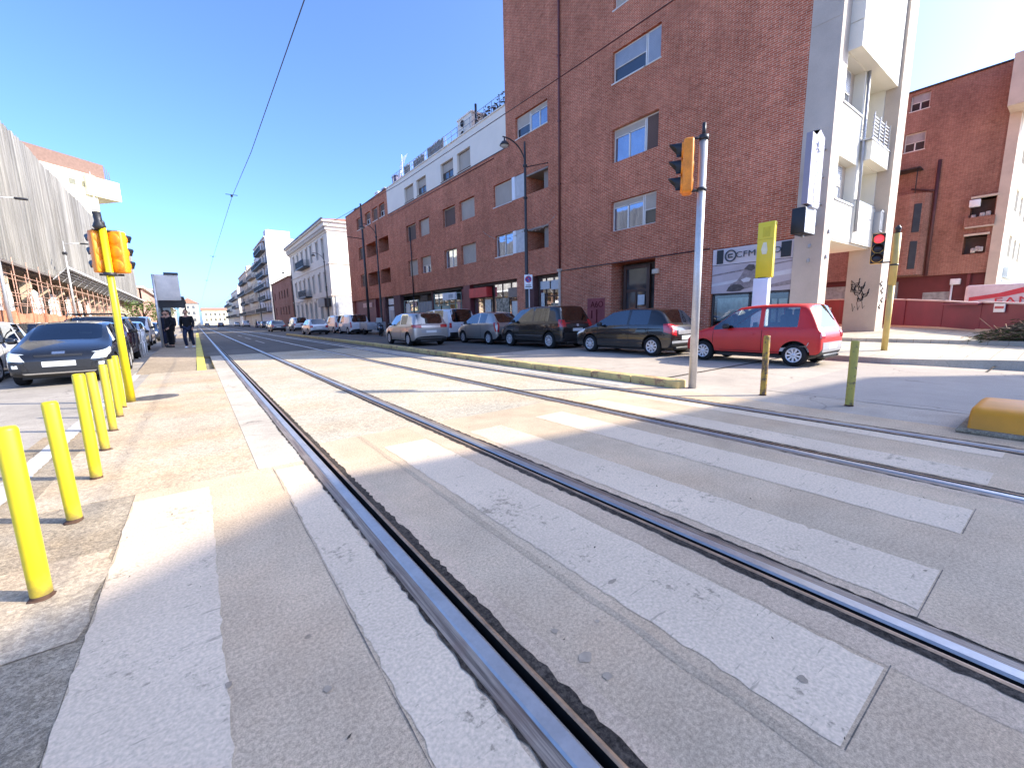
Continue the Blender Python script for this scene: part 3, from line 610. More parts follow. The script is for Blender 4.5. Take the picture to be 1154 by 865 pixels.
# ---- ground floor shops of the long wing (recessed plane x = 16.35)
PS = plane((16.35, 0, 0), (0, 1, 0), (-1, 0, 0))
def part(nm, m, fn, par=A):
    q = MB(); fn(q); return link(nm, q, m, par, True)
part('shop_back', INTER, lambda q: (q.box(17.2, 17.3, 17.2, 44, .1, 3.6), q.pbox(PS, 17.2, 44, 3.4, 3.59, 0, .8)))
PSIGN = M('pale_shop_sign', (.62, .62, .60), .5, var=.07); RSIGN = M('red_shop_sign', (.62, .045, .035), .5); GREENP = M('pale_green_panel', (.30, .36, .29), .6, var=.2, scale=2); GATE = M('grey_gate', (.20, .215, .22), .5)
def shopwin(a, b, z1, nv, fr, posters=(), base=.45):
    q = MB(); w = .06
    q.pbox(PS, a, b, .12, base, -.02, .06); q.pbox(PS, a, b, z1 - w, z1, -.02, .06); q.pbox(PS, a, b, 2.35, 2.42, -.015, .06)
    for i in range(nv + 1):
        u = a + (b - a - w) * i / nv; q.pbox(PS, u, u + w, base, z1 - w, -.02, .06)
    o = link('shop_window', q, fr, A, True)
    g = MB(); g.quad(PS(a, base, .02), PS(b, base, .02), PS(b, z1, .02), PS(a, z1, .02)); link('pane', g, SHOPG, o)
    for (u, z, w2, h, m) in posters:
        p = MB(); p.pbox(PS, u, u + w2, z, z + h, -.03, -.022); link('poster', p, m, o)
P1 = M('pale_poster2', (.66, .62, .54), .6, var=.25, scale=5); P2 = M('pink_poster', (.55, .33, .28), .6, var=.4, scale=6); P3 = M('mixed_goods', (.34, .28, .20), .7, var=.9, scale=5.5, fine=14)
shopwin(17.3, 19.3, 3.5, 3, WOOD, [(18.75, .9, .3, 1.7, P1), (17.5, .5, .7, 1.5, P3), (17.4, 2.75, .8, .5, PSIGN), (18.3, 2.8, .8, .45, PSIGN)])
shopwin(21.0, 23.95, 3.5, 3, WOOD, [(21.3, 1.0, .6, 1.25, P1), (22.2, .6, 1.5, 1.9, P3), (21.2, 2.5, 1.1, .6, M('brown_sign', (.3, .22, .17)))])
shopwin(24.1, 26.45, 2.65, 2, WOOD, [(24.3, 1.3, .75, 1.2, P1), (24.35, .55, .7, .7, GREENP)])
shopwin(28.35, 30.3, 3.2, 2, GREENP, [(28.5, .6, .5, 1.9, P2), (29.2, .6, .9, 1.2, P3)])
shopwin(30.35, 32.95, 3.3, 3, GREENP, [(30.4, .5, 1.1, 1.8, GREENP), (31.7, .5, 1.1, 1.8, GREENP)])
shopwin(36.1, 39.4, 3.0, 3, GREENP, [(36.2, .5, 1.7, 1.5, GREENP), (37.9, 1.6, 1.0, 1.1, P1), (36.4, 2.35, .9, .45, P2)])
DARKP = M('dark_plum_render', (.12, .055, .05), .7, var=.25)
for a, b, e in ((19.35, 20.15, .33), (39.5, 41.2, .33), (43.6, 44.2, .33), (33.0, 33.2, .1)): part('shop_pier', DARKP, lambda q: q.pbox(PS, a, b, .1, 3.585, -e, .1))
part('shop_pier', MAROON, lambda q: [q.pbox(PS, a, b, .1, 3.585, -.33, .1) for a, b in ((26.55, 27.5),)] + [q.pbox(PS, 27.5, 28.3, .1, 3.58, 0, .1)])
part('shop_pier', BRICK, lambda q: [q.pbox(PS, a, b, .1, 3.585, -.335, .1) for a, b in ((20.2, 20.95),)])
part('red_wall', MAROON, lambda q: (q.pbox(PS, 44.25, 54.95, .1, 3.585, -.05, .1), q.pbox(PS, 46.5, 46.7, .1, 3.5, -.33, -.05)))
part('security_gate', GATE, lambda q: [q.pbox(PS, 33.2 + i * .29, 33.46 + i * .29, .12, 2.75, -.02 if i % 2 else .0, .06) for i in range(10)])
part('awning_box', RSIGN, lambda q: q.pbox(PS, 24.25, 26.5, 2.66, 3.3, -.42, .05))
text('lettering', 'SHOP', .0001, RSIGN, frameM((17.0, 25.3, 2), (0, -1, 0), (0, 0, 1)), A) if False else None
part('shop_sign', PSIGN, lambda q: q.pbox(PS, 28.5, 30.6, 2.68, 3.2, -.42, -.30))
part('shop_sign', M('grey_sign', (.33, .36, .37)), lambda q: q.pbox(PS, 28.9, 29.6, 2.8, 3.08, -.425, -.421))
part('shop_sign', PSIGN, lambda q: q.pbox(PS, 41.5, 43.2, 2.75, 3.35, -.1, .0)); part('shop_panel', PSIGN, lambda q: q.pbox(PS, 41.4, 43.4, .6, 2.6, -.05, 0))
part('shop_sign', P2, lambda q: (q.pbox(PS, 48.3, 51.5, 2.7, 3.2, -.12, -.06),))
part('cash_machine', GREY, lambda q: (q.pbox(PS, 42.0, 42.9, 1.0, 2.2, -.09, -.051),))
part('vent_grille', DARK, lambda q: [q.pbox(PS, 34.2 + i * .0, 35.6, 2.85 + i * .1, 2.9 + i * .1, -.02, .02) for i in range(5)])
# ---- on the roof
ch = thing('chimney', 'white square chimney block with two dark flue holes on the roof of the brick building', 'chimney', (17.2, 27.6, 13.55))
q = MB(); q.box(16.75, 18.2, 26.7, 28.6, 13.5, 15.2); q.box(16.7, 18.25, 26.65, 28.65, 15.2, 15.3); link('stack', q, ATTIC, ch, True)
q = MB(); [q.lathe([(.22, 0), (.22, .05), (.17, .05), (.16, -.02), (.001, -.02)], 14, 0, Matrix.Translation((16.73, 27.9, z)) @ Matrix.Rotation(-pi / 2, 4, 'Y')) for z in (14.15, 14.85)]; link('flue', q, BLACK, ch, True)
rl = thing('roof_railing', 'grey metal railing with reed screens along the roof edge of the brick building', 'railing', (16.6, 30, 13.6))
q = MB()
for i in range(22): y = 22.2 + i * .88; (q.tube([(16.55, y, 13.6), (16.55, y, 14.75)], .022, 5))
for z in (14.05, 14.4, 14.75): q.tube([(16.55, 22, z), (16.55, 41, z)], .018, 5)
link('rail', q, GREY, rl, True)
q = MB()
for a, b, h in ((30.6, 33.4, 1.25), (34.0, 36.2, 1.1), (36.9, 38.2, 1.2)):
    k = a
    while k < b: q.box(16.62, 16.64, k, k + .09, 13.6, 13.6 + h + rnd.uniform(-.1, .1)); k += .1
link('reed_screen', q, M('weathered_reed', (.25, .24, .22), .9, var=.3, scale=9), rl, True)
LEAF = M('leaf', (.055, .085, .025), .6, var=.5, scale=4); LEAFD = M('dry_leaf', (.13, .09, .055), .7, var=.5, scale=5); BARK = M('bark', (.12, .085, .06), .9, var=.3, scale=8); LEAF2 = M('bright_leaf', (.10, .14, .035), .6, var=.5, scale=4)
def leaves(mb, c, R, n, s, m=0, r=rnd, shell=.35):
    for _ in range(n):
        d = V((r.gauss(0, 1), r.gauss(0, 1), r.gauss(0, 1))).normalized() * (r.random() ** shell)
        p = V(c) + V((d.x * R[0], d.y * R[1], d.z * R[2])); a = V((r.gauss(0, 1), r.gauss(0, 1), r.gauss(0, .6))).normalized(); b = a.orthogonal().normalized(); k = s * r.uniform(.6, 1.3)
        b = Matrix.Rotation(r.uniform(0, 6.28), 3, a) @ b
        mb.add([p - a * k, p + b * k * .5, p + a * k, p - b * k * .5], [(0, 1, 2, 3)], m)
def roofplant(y, h, w, lab):
    t = thing('potted_plant', lab, 'plant', (16.9, y, 13.6)); q = MB(); q.lathe([(.16, 0), (.22, .4), (.2, .4), (.18, .3)], 10, 0, Matrix.Translation((16.9, y, 13.6))); link('pot', q, M('terracotta', (.3, .12, .07), .8), t, True)
    q = MB(); [q.tube([(16.9, y, 13.9), (16.9 + rnd.uniform(-.2, .2), y + rnd.uniform(-.3, .3), 13.6 + h)], .015, 4) for _ in range(4)]; link('stem', q, BARK, t, True)
    q = MB(); leaves(q, (16.9, y, 13.6 + h * .75), (w, w * 1.2, h * .45), 90, .10); link('foliage', q, LEAFD if y > 23.4 else LEAF, t, True)
roofplant(23.0, 1.15, .6, 'leafy potted plant on the roof terrace, the one nearest the tall brick block'); roofplant(24.3, 1.0, .6, 'reddish potted plant on the roof terrace in the middle of three'); roofplant(25.5, .9, .5, 'small reddish potted plant on the roof terrace next to the dark pipe')
q = MB(); q.tube([(16.8, 26.2, 13.5), (16.8, 26.2, 15.5)], .08, 8); tag(link('vent_pipe', q, DARK), 'dark vent pipe sticking up from the roof beside the white chimney', 'pipe')
an = thing('roof_antenna', 'thin white aerial mast with crossbars on the brick building roof', 'aerial', (16.9, 39.2, 13.6))
q = MB(); q.tube([(16.9, 39.2, 13.6), (16.9, 39.2, 16.2)], .025, 6); link('mast', q, WHITE, an, True)
q = MB(); [q.tube([(16.9, 38.9 - .3 * i, 15.9), (16.9, 39.6 + .2 * i, 15.6 - .35 * i)], .015, 5) for i in range(4)]; q.lathe([(.001, 0), (.25, .05), (.38, .13)], 14, 0, Matrix.Translation((16.8, 39.4, 14.6)) @ Matrix.Rotation(-1.3, 4, 'Y')); link('crossbar', q, WHITE, an, True)
for (y, h, lab, m) in ((41.0, 1.2, 'small dark rooftop cabin near the white aerial', M('blue_grey', (.12, .12, .2), .6)), (46.0, .9, 'white rooftop air conditioner box near the far end of the brick roof', WHITE), (44.0, .8, 'grey rooftop water tank in the middle of the far brick roof', GREY), (53.5, .8, 'dark roof vent at the far end of the brick roof', DARK)):
    q = MB(); q.rbox((17.1, y, 13.55 + h / 2), .7, .9, h, .04); q.box(16.72, 16.76, y - .3, y + .3, 13.7, 13.5 + h - .1, 0); q.box(16.7, 17.5, y - .5, y + .5, 13.55 + h, 13.6 + h); tag(link('rooftop_unit', q, m), lab, 'rooftop unit')

# ------------------------------------------------------------------ second brick building across the plaza
B2 = thing('apartment_building', 'brick apartment building across the plaza with a maroon ground floor and white end', 'building', (42, 4.2, .5))
PB = plane((42, 0, 0), (0, 1, 0), (-1, 0, 0))
lg = [(4.25, 5.35, 6.95, 8.25, .9), (4.4, 5.45, 4.75, 5.9, .9)]
w2 = [(8.0, 9.0, 14.85, 15.95), (8.0, 9.1, 12.2, 13.4), (12, 13.5, 12.2, 13.4), (12, 13.5, 8, 9.2)]
mb = wall(PB, [(4.2, 22, 3.5, 16.1)], lg + w2, .3); mb.quad(PB(4.2, 3.5), PB(22, 3.5), PB(22, 3.5, .6), PB(4.2, 3.5, .6)); mb.box(42.01, 55, 4.2, 22, 15.9, 16.05)
link('brick_wall', mb, BRICK2, B2, True)
part('roof_edge', DARK, lambda q: q.pbox(PB, 3.6, 22, 16.1, 16.18, -.12, .4), B2)
part('ground_floor', MAROON, lambda q: (q.pbox(PB, 4.2, 22, .3, 3.5, .5, .6), q.pbox(PB, 4.9, 5.05, .3, 3.5, .1, .5)), B2)
for a, b, c, d in w2: window(B2, PB, a, b, c, d, 'half', n=2, shut=M('pale_shutter', (.42, .38, .36), .6), glass=PANED)
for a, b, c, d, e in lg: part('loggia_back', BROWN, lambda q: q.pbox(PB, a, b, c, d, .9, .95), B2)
part('loggia_soffit', CONC, lambda q: [q.pbox(PB, a - .1, b, d, d + .12, -.25, .8) for a, b, c, d, e in lg] + [q.pbox(PB, a - .1, b + .1, c - .55, c - .48, -.35, .0) for a, b, c, d, e in lg[:1]], B2)
part('loggia_parapet', BRICK2, lambda q: [q.pbox(PB, a - .1, b + .15, c - .48, c + .1, -.35, -.2) for a, b, c, d, e in lg[:1]], B2)
part('air_conditioner', WHITE, lambda q: q.rbox((41.9, 5.15, 7.95), .35, .5, .45, .03), B2)
part('balcony_clutter', M('clutter', (.45, .42, .38), .7, var=.6, scale=6), lambda q: [q.rbox((41.9 + rnd.uniform(-.1, .1), y, z), .2, .22, .3, .04) for y, z in ((4.5, 7.2), (4.75, 7.15), (4.6, 5.0), (4.75, 5.05), (4.95, 4.95), (5.15, 7.1))], B2)
q = MB(); q.prism([(41.98, 7.25, 3.6), (41.2, 7.5, 3.6), (40.9, 8.2, 3.6), (40.9, 10.6, 3.6), (41.2, 11.2, 3.6), (41.98, 11.4, 3.6)], (0, 0, 4.6)); q.prism([(41.98, 7.25, 8.2), (41.2, 7.5, 8.2), (40.9, 8.2, 8.2), (40.9, 10.6, 8.2), (41.2, 11.2, 8.2), (41.98, 11.4, 8.2)], (0, 0, .9)); link('bay', q, BRICK2, B2, True)
part('bay_window', DARK, lambda q: [q.hexa([(x0 - .02, y0 - .01, z), (x1 - .02, y1 - .01, z), (x1 + .05, y1 + .1, z), (x0 + .05, y0 + .1, z), (x0 - .02, y0 - .01, z + 1.9), (x1 - .02, y1 - .01, z + 1.9), (x1 + .05, y1 + .1, z + 1.9), (x0 + .05, y0 + .1, z + 1.9)]) for z in (4.0, 6.5) for x0, y0, x1, y1 in ((41.15, 7.6, 41.0, 7.95),)], B2)
part('canopy', DARK, lambda q: (q.box(40.9, 42, 7.9, 11.4, 10.75, 10.83), [q.tube([(40.95, y, 9.1), (40.95, y, 10.75)], .03, 5) for y in (8.0, 9.2, 10.5)]), B2)
part('downpipe', M('rust_red_pipe2', (.09, .03, .028), .5), lambda q: (q.tube([(41.93, 7.1, 3.5), (41.93, 7.1, 11.2)], .10, 8), q.tube([(41.9, 7.1, 9.2), (41.9, 8.4, 9.6)], .05, 6)), B2)
part('wall_unit', WHITE, lambda q: (q.rbox((42.3, 5.6, 3.0), .3, .5, .4, .03), q.tube([(42.3, 5.75, .5), (42.3, 5.75, 2.9)], .06, 6)), B2)
for q_ in ((5.85, 7.2, .6, 2.35, .45, .5), (11.0, 13.2, .6, 3.1, .45, .5), (8.6, 9.4, .3, 3.2, .2, .5)): part('shop_shutter', M('grey_poster2', (.36, .36, .33), .6, var=.4, scale=4), lambda q: q.pbox(PB, *q_), B2)
PB2 = plane((0, 3.7, 0), (1, 0, 0), (0, -1, 0))
part('end_pillar', CONC, lambda q: q.box(41.9, 43.0, 3.7, 4.2, .3, 16.1), B2)
ew2 = [(45.2 + 3.2 * i, 47.0 + 3.2 * i, z, z + 1.5) for i in range(3) for z in (4.6, 7.6, 10.6)]
mb = wall(PB2, [(43.0, 56, .3, 16.1)], ew2, .3); link('end_wall', mb, CONCL, B2, True)
for a, b, c, d in ew2: window(B2, PB2, a, b, c, d, 'half', n=2, shut=GREY)
part('end_bay', CONC, lambda q: (q.box(40.2, 42.0, 2.5, 4.19, 13.0, 15.85), q.box(42.0, 52, 2.5, 3.69, 13.0, 15.85)), B2)
part('end_sign', M('pale_blue_panel', (.55, .62, .66), .3), lambda q: (q.pbox(PB2, 44.5, 50, .6, 3.0, -.05, 0), q.pbox(PB2, 44.5, 50, 3.2, 3.9, -.25, 0)), B2)
q = MB(); q.tube([(41.9, 4.0, 15.3), (41.3, 3.0, 15.4), (41.2, 2.6, 15.2)], .05, 6); q.rbox((41.2, 2.6, 15.05), .3, .3, .22, .04); link('floodlight', q, GREY, B2, True)
# ------------------------------------------------------------------ red hoarding, stickers, van, brush pile
RW = M('hoarding_red', (.185, .026, .036), .5, var=.22, scale=1.1)
hd = thing('hoarding', 'long dark red metal hoarding wall around the building site behind the pillar', 'hoarding', (24, 4.5, .48))
pts = [(27.6, 9.2), (26.7, 7.56), (25.67, 5.4), (22.9, 3.24), (21.4, 2.1), (19.6, .75), (18.0, -.6)]
hts = [1.30, 1.29, 1.20, 1.02, .94, .86, .84]
q = MB(); cp = MB(); bs = MB()
for (a, b), h0, h1 in zip(zip(pts, pts[1:]), hts, hts[1:]):
    a = V((*a, .47 if a[0] > 21.5 else .46)); b = V((*b, .47 if b[0] > 21.5 else .42)); n = max(1, int((b - a).length / .9)); nr = V((b.y - a.y, a.x - b.x, 0)).normalized()
    if nr.x > 0: nr = -nr
    for i in range(n):
        p, r = a.lerp(b, i / n), a.lerp(b, (i + .985) / n); h = h0 + (h1 - h0) * i / n; off = nr * rnd.uniform(-.02, .03)
        q.hexa([p + off, r + off, r + off - nr * .05, p + off - nr * .05, *[x + Z * h for x in (p + off, r + off, r + off - nr * .05, p + off - nr * .05)]])
    cp.hexa([a + nr * .06 + Z * h0, b + nr * .06 + Z * h1, b - nr * .1 + Z * h1, a - nr * .1 + Z * h0, a + nr * .06 + Z * (h0 + .05), b + nr * .06 + Z * (h1 + .05), b - nr * .1 + Z * (h1 + .05), a - nr * .1 + Z * (h0 + .05)])
    bs.hexa([a + nr * .12 - Z * .1, b + nr * .12 - Z * .1, b - nr * .1 - Z * .1, a - nr * .1 - Z * .1, a + nr * .12 + Z * .07, b + nr * .12 + Z * .07, b - nr * .1 + Z * .07, a - nr * .1 + Z * .07])
link('red_panel', q, RW, hd, True); link('coping', cp, M('pink_coping', (.50, .38, .36), .6), hd, True); link('footing', bs, CONC, hd, True)
st = MB()
def sticker(t, i):
    a, b = V((*pts[i], .47)), V((*pts[i + 1], .47)); d = (b - a).normalized(); nr = V((d.y, -d.x, 0)); nr = -nr if nr.x > 0 else nr
    p = a.lerp(b, t) + nr * .06 + Z * .62; st.hexa([p - d * .22, p + d * .22, p + d * .22 - nr * .02, p - d * .22 - nr * .02, p - d * .22 + Z * .3, p + d * .22 + Z * .3, p + d * .22 - nr * .02 + Z * .3, p - d * .22 - nr * .02 + Z * .3])
    st.hexa([p - d * .18 + nr * .004 + Z * .11, p + d * .18 + nr * .004 + Z * .11, p + d * .18 + Z * .11, p - d * .18 + Z * .11, p - d * .18 + nr * .004 + Z * .19, p + d * .18 + nr * .004 + Z * .19, p + d * .18 + Z * .19, p - d * .18 + Z * .19], 1)
for a_, b_ in ((.62, 0), (.35, 4)): st = MB(); sticker(a_, b_); link('notice', st, [WHITE, M('notice_red', (.5, .12, .12))], hd, True)
q = MB(); a, b = V((22.9, 3.1, .46)), V((21.4, 1.96, .46)); d = (b - a).normalized(); nr = V((d.y, -d.x, 0)); nr = -nr if nr.x > 0 else nr
q.prism([a + nr * .05 + Z * .95, b + nr * .05 + Z * .93, b + nr * .3 + Z * .88, a + nr * .28 + Z * .9], (0, 0, .04)); q.prism([a + nr * .05, a + nr * .12, a + nr * .12 + Z * .9, a + nr * .05 + Z * .9], d * .06); link('gate_frame', q, RW, hd, True)
vn = thing('delivery_van', 'white box body with red diagonal stripes and red lettering behind the hoarding', 'van', (28.5, .5, .5))
q = MB(); q.rbox((28.6, .3, 1.48), 2.2, 6.0, 1.45, .1); link('box_body', q, M('van_white', (.66, .60, .57), .5), vn, True)
VR = M('van_red', (.60, .045, .05), .45)
q = MB(); PV = plane((27.49, 0, 0), (0, 1, 0), (-1, 0, 0))
q.prism([PV(3.15, 1.52), PV(3.15, 1.68), PV(2.3, 1.82), PV(1.5, 2.08), PV(-2.4, 2.16), PV(-2.4, 1.98), PV(1.2, 1.92), PV(2.1, 1.68)], (-.012, 0, 0)); link('stripe', q, VR, vn, True)
text('lettering', 'FAM', .46, VR, frameM((27.475, 1.85, 1.47), (0, -1, 0), (0, 0, 1)) @ Matrix.Rotation(.06, 4, 'Z'), vn, sx=1.3)
q = MB(); [q.lathe([(.001, -.1), (.36, -.1), (.36, .1), (.001, .1)], 18, 0, Matrix.Translation((27.7 + sx, y, .86)) @ Matrix.Rotation(pi / 2, 4, 'Y')) for y in (-1.6, 2.0) for sx in (0, 1.8)]; q.box(27.7, 29.5, -2.6, 3.2, .75, .9); link('chassis', q, RUBBER, vn, True)
bp = thing('brush_pile', 'heap of cut dark green branches with dry twigs lying in front of the red hoarding', 'branch pile', (18.6, .4, .3))
r2 = random.Random(11); q = MB(); g = MB(); dq = MB()
for i in range(460):
    t = r2.random(); bx, by = 18.15 + r2.gauss(0, .3), 1.45 - 3.0 * t; zz = .34 + r2.random() * min(.85, .16 + 1.5 * t); L = r2.uniform(.6, 1.5)
    a = V((bx, by + L * .5, zz - .12)); b = V((bx + r2.uniform(-.25, .25), by - L * .5, zz + r2.uniform(.05, .35))); m = (a + b) / 2 + V((r2.uniform(-.1, .1), 0, r2.uniform(.02, .1)))
    q.tube([a, m, b], [.004, .009, .014], 4, 0, False)
    for k in range(16):
        p = a.lerp(b, r2.random()); d = (b - a).normalized(); e = (V((r2.gauss(0, 1), r2.gauss(0, 1), r2.gauss(0, 1)))).normalized(); ll = r2.uniform(.06, .16); w = d.cross(e).normalized() * .014
        x = p - d * ll + e * ll * .45; (g if r2.random() < .85 else dq).add([p, (p + x) / 2 + w, x, (p + x) / 2 - w], [(0, 1, 2, 3)])
for i in range(60):
    p = V((17.9 + r2.gauss(0, .15), 1.5 - 1.8 * r2.random(), .36 + .35 * r2.random())); e = V((r2.gauss(0, .5), r2.uniform(.2, 1), r2.uniform(-.2, .8))).normalized(); dq.tube([p, p + e * r2.uniform(.15, .4)], .008, 4)
link('twigs', q, BARK, bp, True); link('foliage', g, M('dark_conifer', (.05, .068, .022), .7, var=.4, scale=6), bp, True); link('dry_twigs', dq, M('dry_straw', (.40, .27, .17), .8, var=.3), bp, True)
# ------------------------------------------------------------------ buildings further along the right side
STONE = M('grey_white_plaster', (.70, .62, .52), .8, var=.08, scale=.6); STONEL = M('old_white_plaster', (.82, .77, .64), .8, var=.07, scale=.5); IRON = M('dark_iron', (.05, .052, .055), .5, .4); GSHUT = M('grey_green_shutter', (.15, .17, .165), .6, var=.15)
W1 = thing('old_townhouse', 'old white three-storey townhouse with deep cornice, arched ground floor and dark iron balconies', 'building', (16, 64.3, 0))
cy = [67.2, 70.8, 74.9, 78.2, 82.0, 85.8, 89.6]
op = [(y - .6, y + .6, 10.45, 12.95) for y in cy] + [(y - .6, y + .6, 5.6, 8.25) for y in cy] + [(y - .75, y + .75, .15, 4.2) for y in cy]
mb = wall(PW, [(64.3, 93.6, .1, 14.2)], op, .3); mb.quad((16, 64.3, .1), (34, 64.3, .1), (34, 64.3, 14.2), (16, 64.3, 14.2), 1); mb.quad((16, 93.6, .1), (34, 93.6, .1), (34, 93.6, 14.2), (16, 93.6, 14.2)); mb.box(16.01, 34, 64.31, 93.59, 14.15, 14.2)
link('wall', mb, [STONE, STONEL], W1, True)
q = MB()
for z0, z1, o in ((13.5, 13.75, .12), (13.75, 14.2, .28), (14.2, 14.75, .5), (14.75, 15.0, .75), (9.2, 9.42, .1), (4.75, 5.0, .14)): q.box(16 - o, 34, 64.3 - o, 93.6 + o, z0, z1)
for i in range(48): q.box(15.55, 16, 64.6 + i * .61, 64.85 + i * .61, 13.76, 14.2)
for y in cy:
    for z, h in ((12.95, .28), (8.25, .28)): q.pbox(PW, y - .85, y + .85, z + .05, z + h, -.16, 0)
    for z0, z1 in ((10.4, 13.0), (5.55, 8.3)): q.pbox(PW, y - .78, y - .62, z0, z1, -.07, 0); q.pbox(PW, y + .62, y + .78, z0, z1, -.07, 0)
    q.pbox(PW, y - .95, y - .77, .15, 4.4, -.07, 0); q.pbox(PW, y + .77, y + .95, .15, 4.4, -.07, 0); q.pbox(PW, y - .95, y + .95, 4.4, 4.7, -.1, 0)
link('cornice', q, STONE, W1, True)
q = MB(); q.add([(15.2, 63.5, 15.0), (34.8, 63.5, 15.0), (34.8, 94.4, 15.0), (15.2, 94.4, 15.0), (21, 69, 16.6), (30, 69, 16.6), (30, 89, 16.6), (21, 89, 16.6)], [(0, 1, 5, 4), (1, 2, 6, 5), (2, 3, 7, 6), (3, 0, 4, 7), (4, 5, 6, 7)]); q.box(15.15, 15.4, 63.45, 94.4, 14.98, 15.16, 1); link('roof', q, [M('roof_tile', (.34, .16, .10), .85, var=.3, scale=5), DARK], W1, True)
for i, (a, b, c, d) in enumerate(op): window(W1, PW, a, b, c, d, 'glass' if i > 13 else ('glass', 'shut')[i % 3 == 0], d=.22, n=2, glass=PANED, shut=GSHUT, sill=False, frame=GSHUT)
for a, b, z in ((76.7, 83.6, 10.2), (77.0, 83.4, 5.35)):
    q = MB(); q.pbox(PW, a, b, z - .2, z, -1.0, 0)
    for i in range(int((b - a) / .14)): q.pbox(PW, a + i * .14, a + i * .14 + .04, z, z + 1.0, -.98, -.95)
    q.pbox(PW, a, b, z + .98, z + 1.04, -1.0, -.93)
    for u in (a, b - .04): [q.pbox(PW, u, u + .04, z, z + 1.0, -.95 + k * .14, -.92 + k * .14) for k in range(7)]
    link('balcony', q, IRON, W1, True)
q = MB(); q.box(16.4, 33, 64.2, 64.29, .1, 5.2); link('plinth_wall', q, M('grey_plinth', (.42, .43, .44), .8), W1, True)
q = MB(); q.pbox(PW, 65.2, 69.2, 3.3, 4.5, -.9, -.02); link('shop_canopy', q, DARK, W1, True)
B3 = thing('brick_house', 'low brown brick house between the white townhouse and the tall blank white wall', 'building', (16, 95, 0))
ow = [(y, y + 1.3, z, z + 1.7) for y in (99, 102.5, 106, 109.5, 116) for z in (2.8, 6.3)]
mb = wall(PW, [(95, 121.5, .1, 10.2)], ow, .25); mb.quad((16, 95, .1), (30, 95, .1), (30, 95, 10.2), (16, 95, 10.2)); mb.box(16.01, 30, 95, 121.5, 10, 10.19); link('brick_wall', mb, BRICK2, B3, True)
q = MB(); q.prism([(15.6, 95, 10.2), (30, 95, 10.2), (23, 95, 11.6)], (0, 26.5, 0)); link('roof', q, M('roof_tile2', (.3, .2, .14), .85, var=.3), B3, True)
for a, b, c, d in ow: window(B3, PW, a, b, c, d, 'glass', glass=PANED, frame=SHUTD, sill=False)
def tower(nm, lab, y0, y1, h, m, rail, nf, depth=20, end=None, bal=True, seed=1):
    r = random.Random(seed); t = thing(nm, lab, 'building', (16, y0, 0)); fh = (h - 4) / nf; w = []
    n = max(2, int((y1 - y0) / 4.2)); st = (y1 - y0) / n
    for f in range(nf):
        for i in range(n): w.append((y0 + st * i + st * .28, y0 + st * i + st * .66, 4 + fh * f + .35 * (not bal) + .1, 4 + fh * f + 2.4))
    mb = wall(PW, [(y0, y1, .1, h)], w, .25); mb.quad((16, y0, .1), (16 + depth, y0, .1), (16 + depth, y0, h), (16, y0, h), 1); mb.quad((16, y1, .1), (16 + depth, y1, .1), (16 + depth, y1, h), (16, y1, h)); mb.box(16.01, 16 + depth, y0 + .01, y1, h - .3, h - .02, 1); link('wall', mb, [m, end or m], t, True)
    for (a, b, c, d) in w[:40]: window(t, PW, a, b, c, d, r.choice(['glass', 'shut', 'half']), d=.15, glass=PANED, shut=r.choice([SHUT, GSHUT, SHUTD]), sill=False, n=2)
    if bal:
        for f in range(nf):
            q = MB(); z = 4 + fh * f; a, b = y0 + .6, y1 - .6
            if f % 2: b = y0 + (y1 - y0) * .62
            q.pbox(PW, a, b, z - .18, z, -1.3, 0); q.pbox(PW, a, b, z + .95, z + 1.02, -1.3, -1.25); k = a
            while k < b: q.pbox(PW, k, k + .05, z, z + .97, -1.29, -1.26); k += .28
            for u in (a, b - .05):
                for j in range(5): q.pbox(PW, u, u + .05, z, z + 1.0, -1.25 + j * .27, -1.2 + j * .27)
            link('balcony', q, rail, t, True)
            if r.random() < .7:
                q = MB(); u = r.uniform(a, b - 2.5); q.prism([PW(u, z + 2.5, -.02), PW(u, z + 2.44, -.02), PW(u, z + 1.7, -1.25), PW(u, z + 1.78, -1.25)], (0, 2.4, 0)); link('awning', q, M('awning%d' % r.randint(0, 2), [(.5, .45, .35), (.25, .3, .3), (.45, .22, .14)][r.randint(0, 2)], .8), t, True)
    q = MB(); q.box(16.5, 22, y0 + 2, y0 + 6, h, h + 2.2); q.tube([(18, y0 + 8, h), (18, y0 + 8, h + 3.5)], .05, 5); q.pbox(PW, y0, y1, h, h + .25, -.3, .3); link('roof_structure', q, m, t, True); return t
WT = M('white_tower', (.88, .84, .72), .8, var=.04); GT = M('grey_tower', (.55, .54, .53), .7); TANT = M('tan_plaster', (.60, .50, .39), .8); PINKT = M('rose_plaster', (.52, .40, .31), .8)
tower('apartment_tower', 'tall apartment block with a blank sunlit white side wall and grey balconies', 123.2, 148, 22, GT, IRON, 6, 22, WT, seed=3)
tower('apartment_house', 'tan apartment house with stacked balconies next to the tall white block', 150, 175.5, 18.2, TANT, M('tan_rail', (.3, .25, .2)), 4, 20, CREAM, seed=5)
tower('apartment_house', 'reddish apartment house with balconies, third block beyond the white townhouse', 177, 209, 18.8, PINKT, IRON, 4, 20, seed=8)
tower('apartment_house', 'low grey apartment house far down the street on the right', 222, 262, 15.4, STONE, IRON, 3, 18, seed=9)
tower('apartment_house', 'farthest pale apartment house on the right side of the street', 264, 310, 13.4, STONEL, IRON, 3, 18, seed=12)
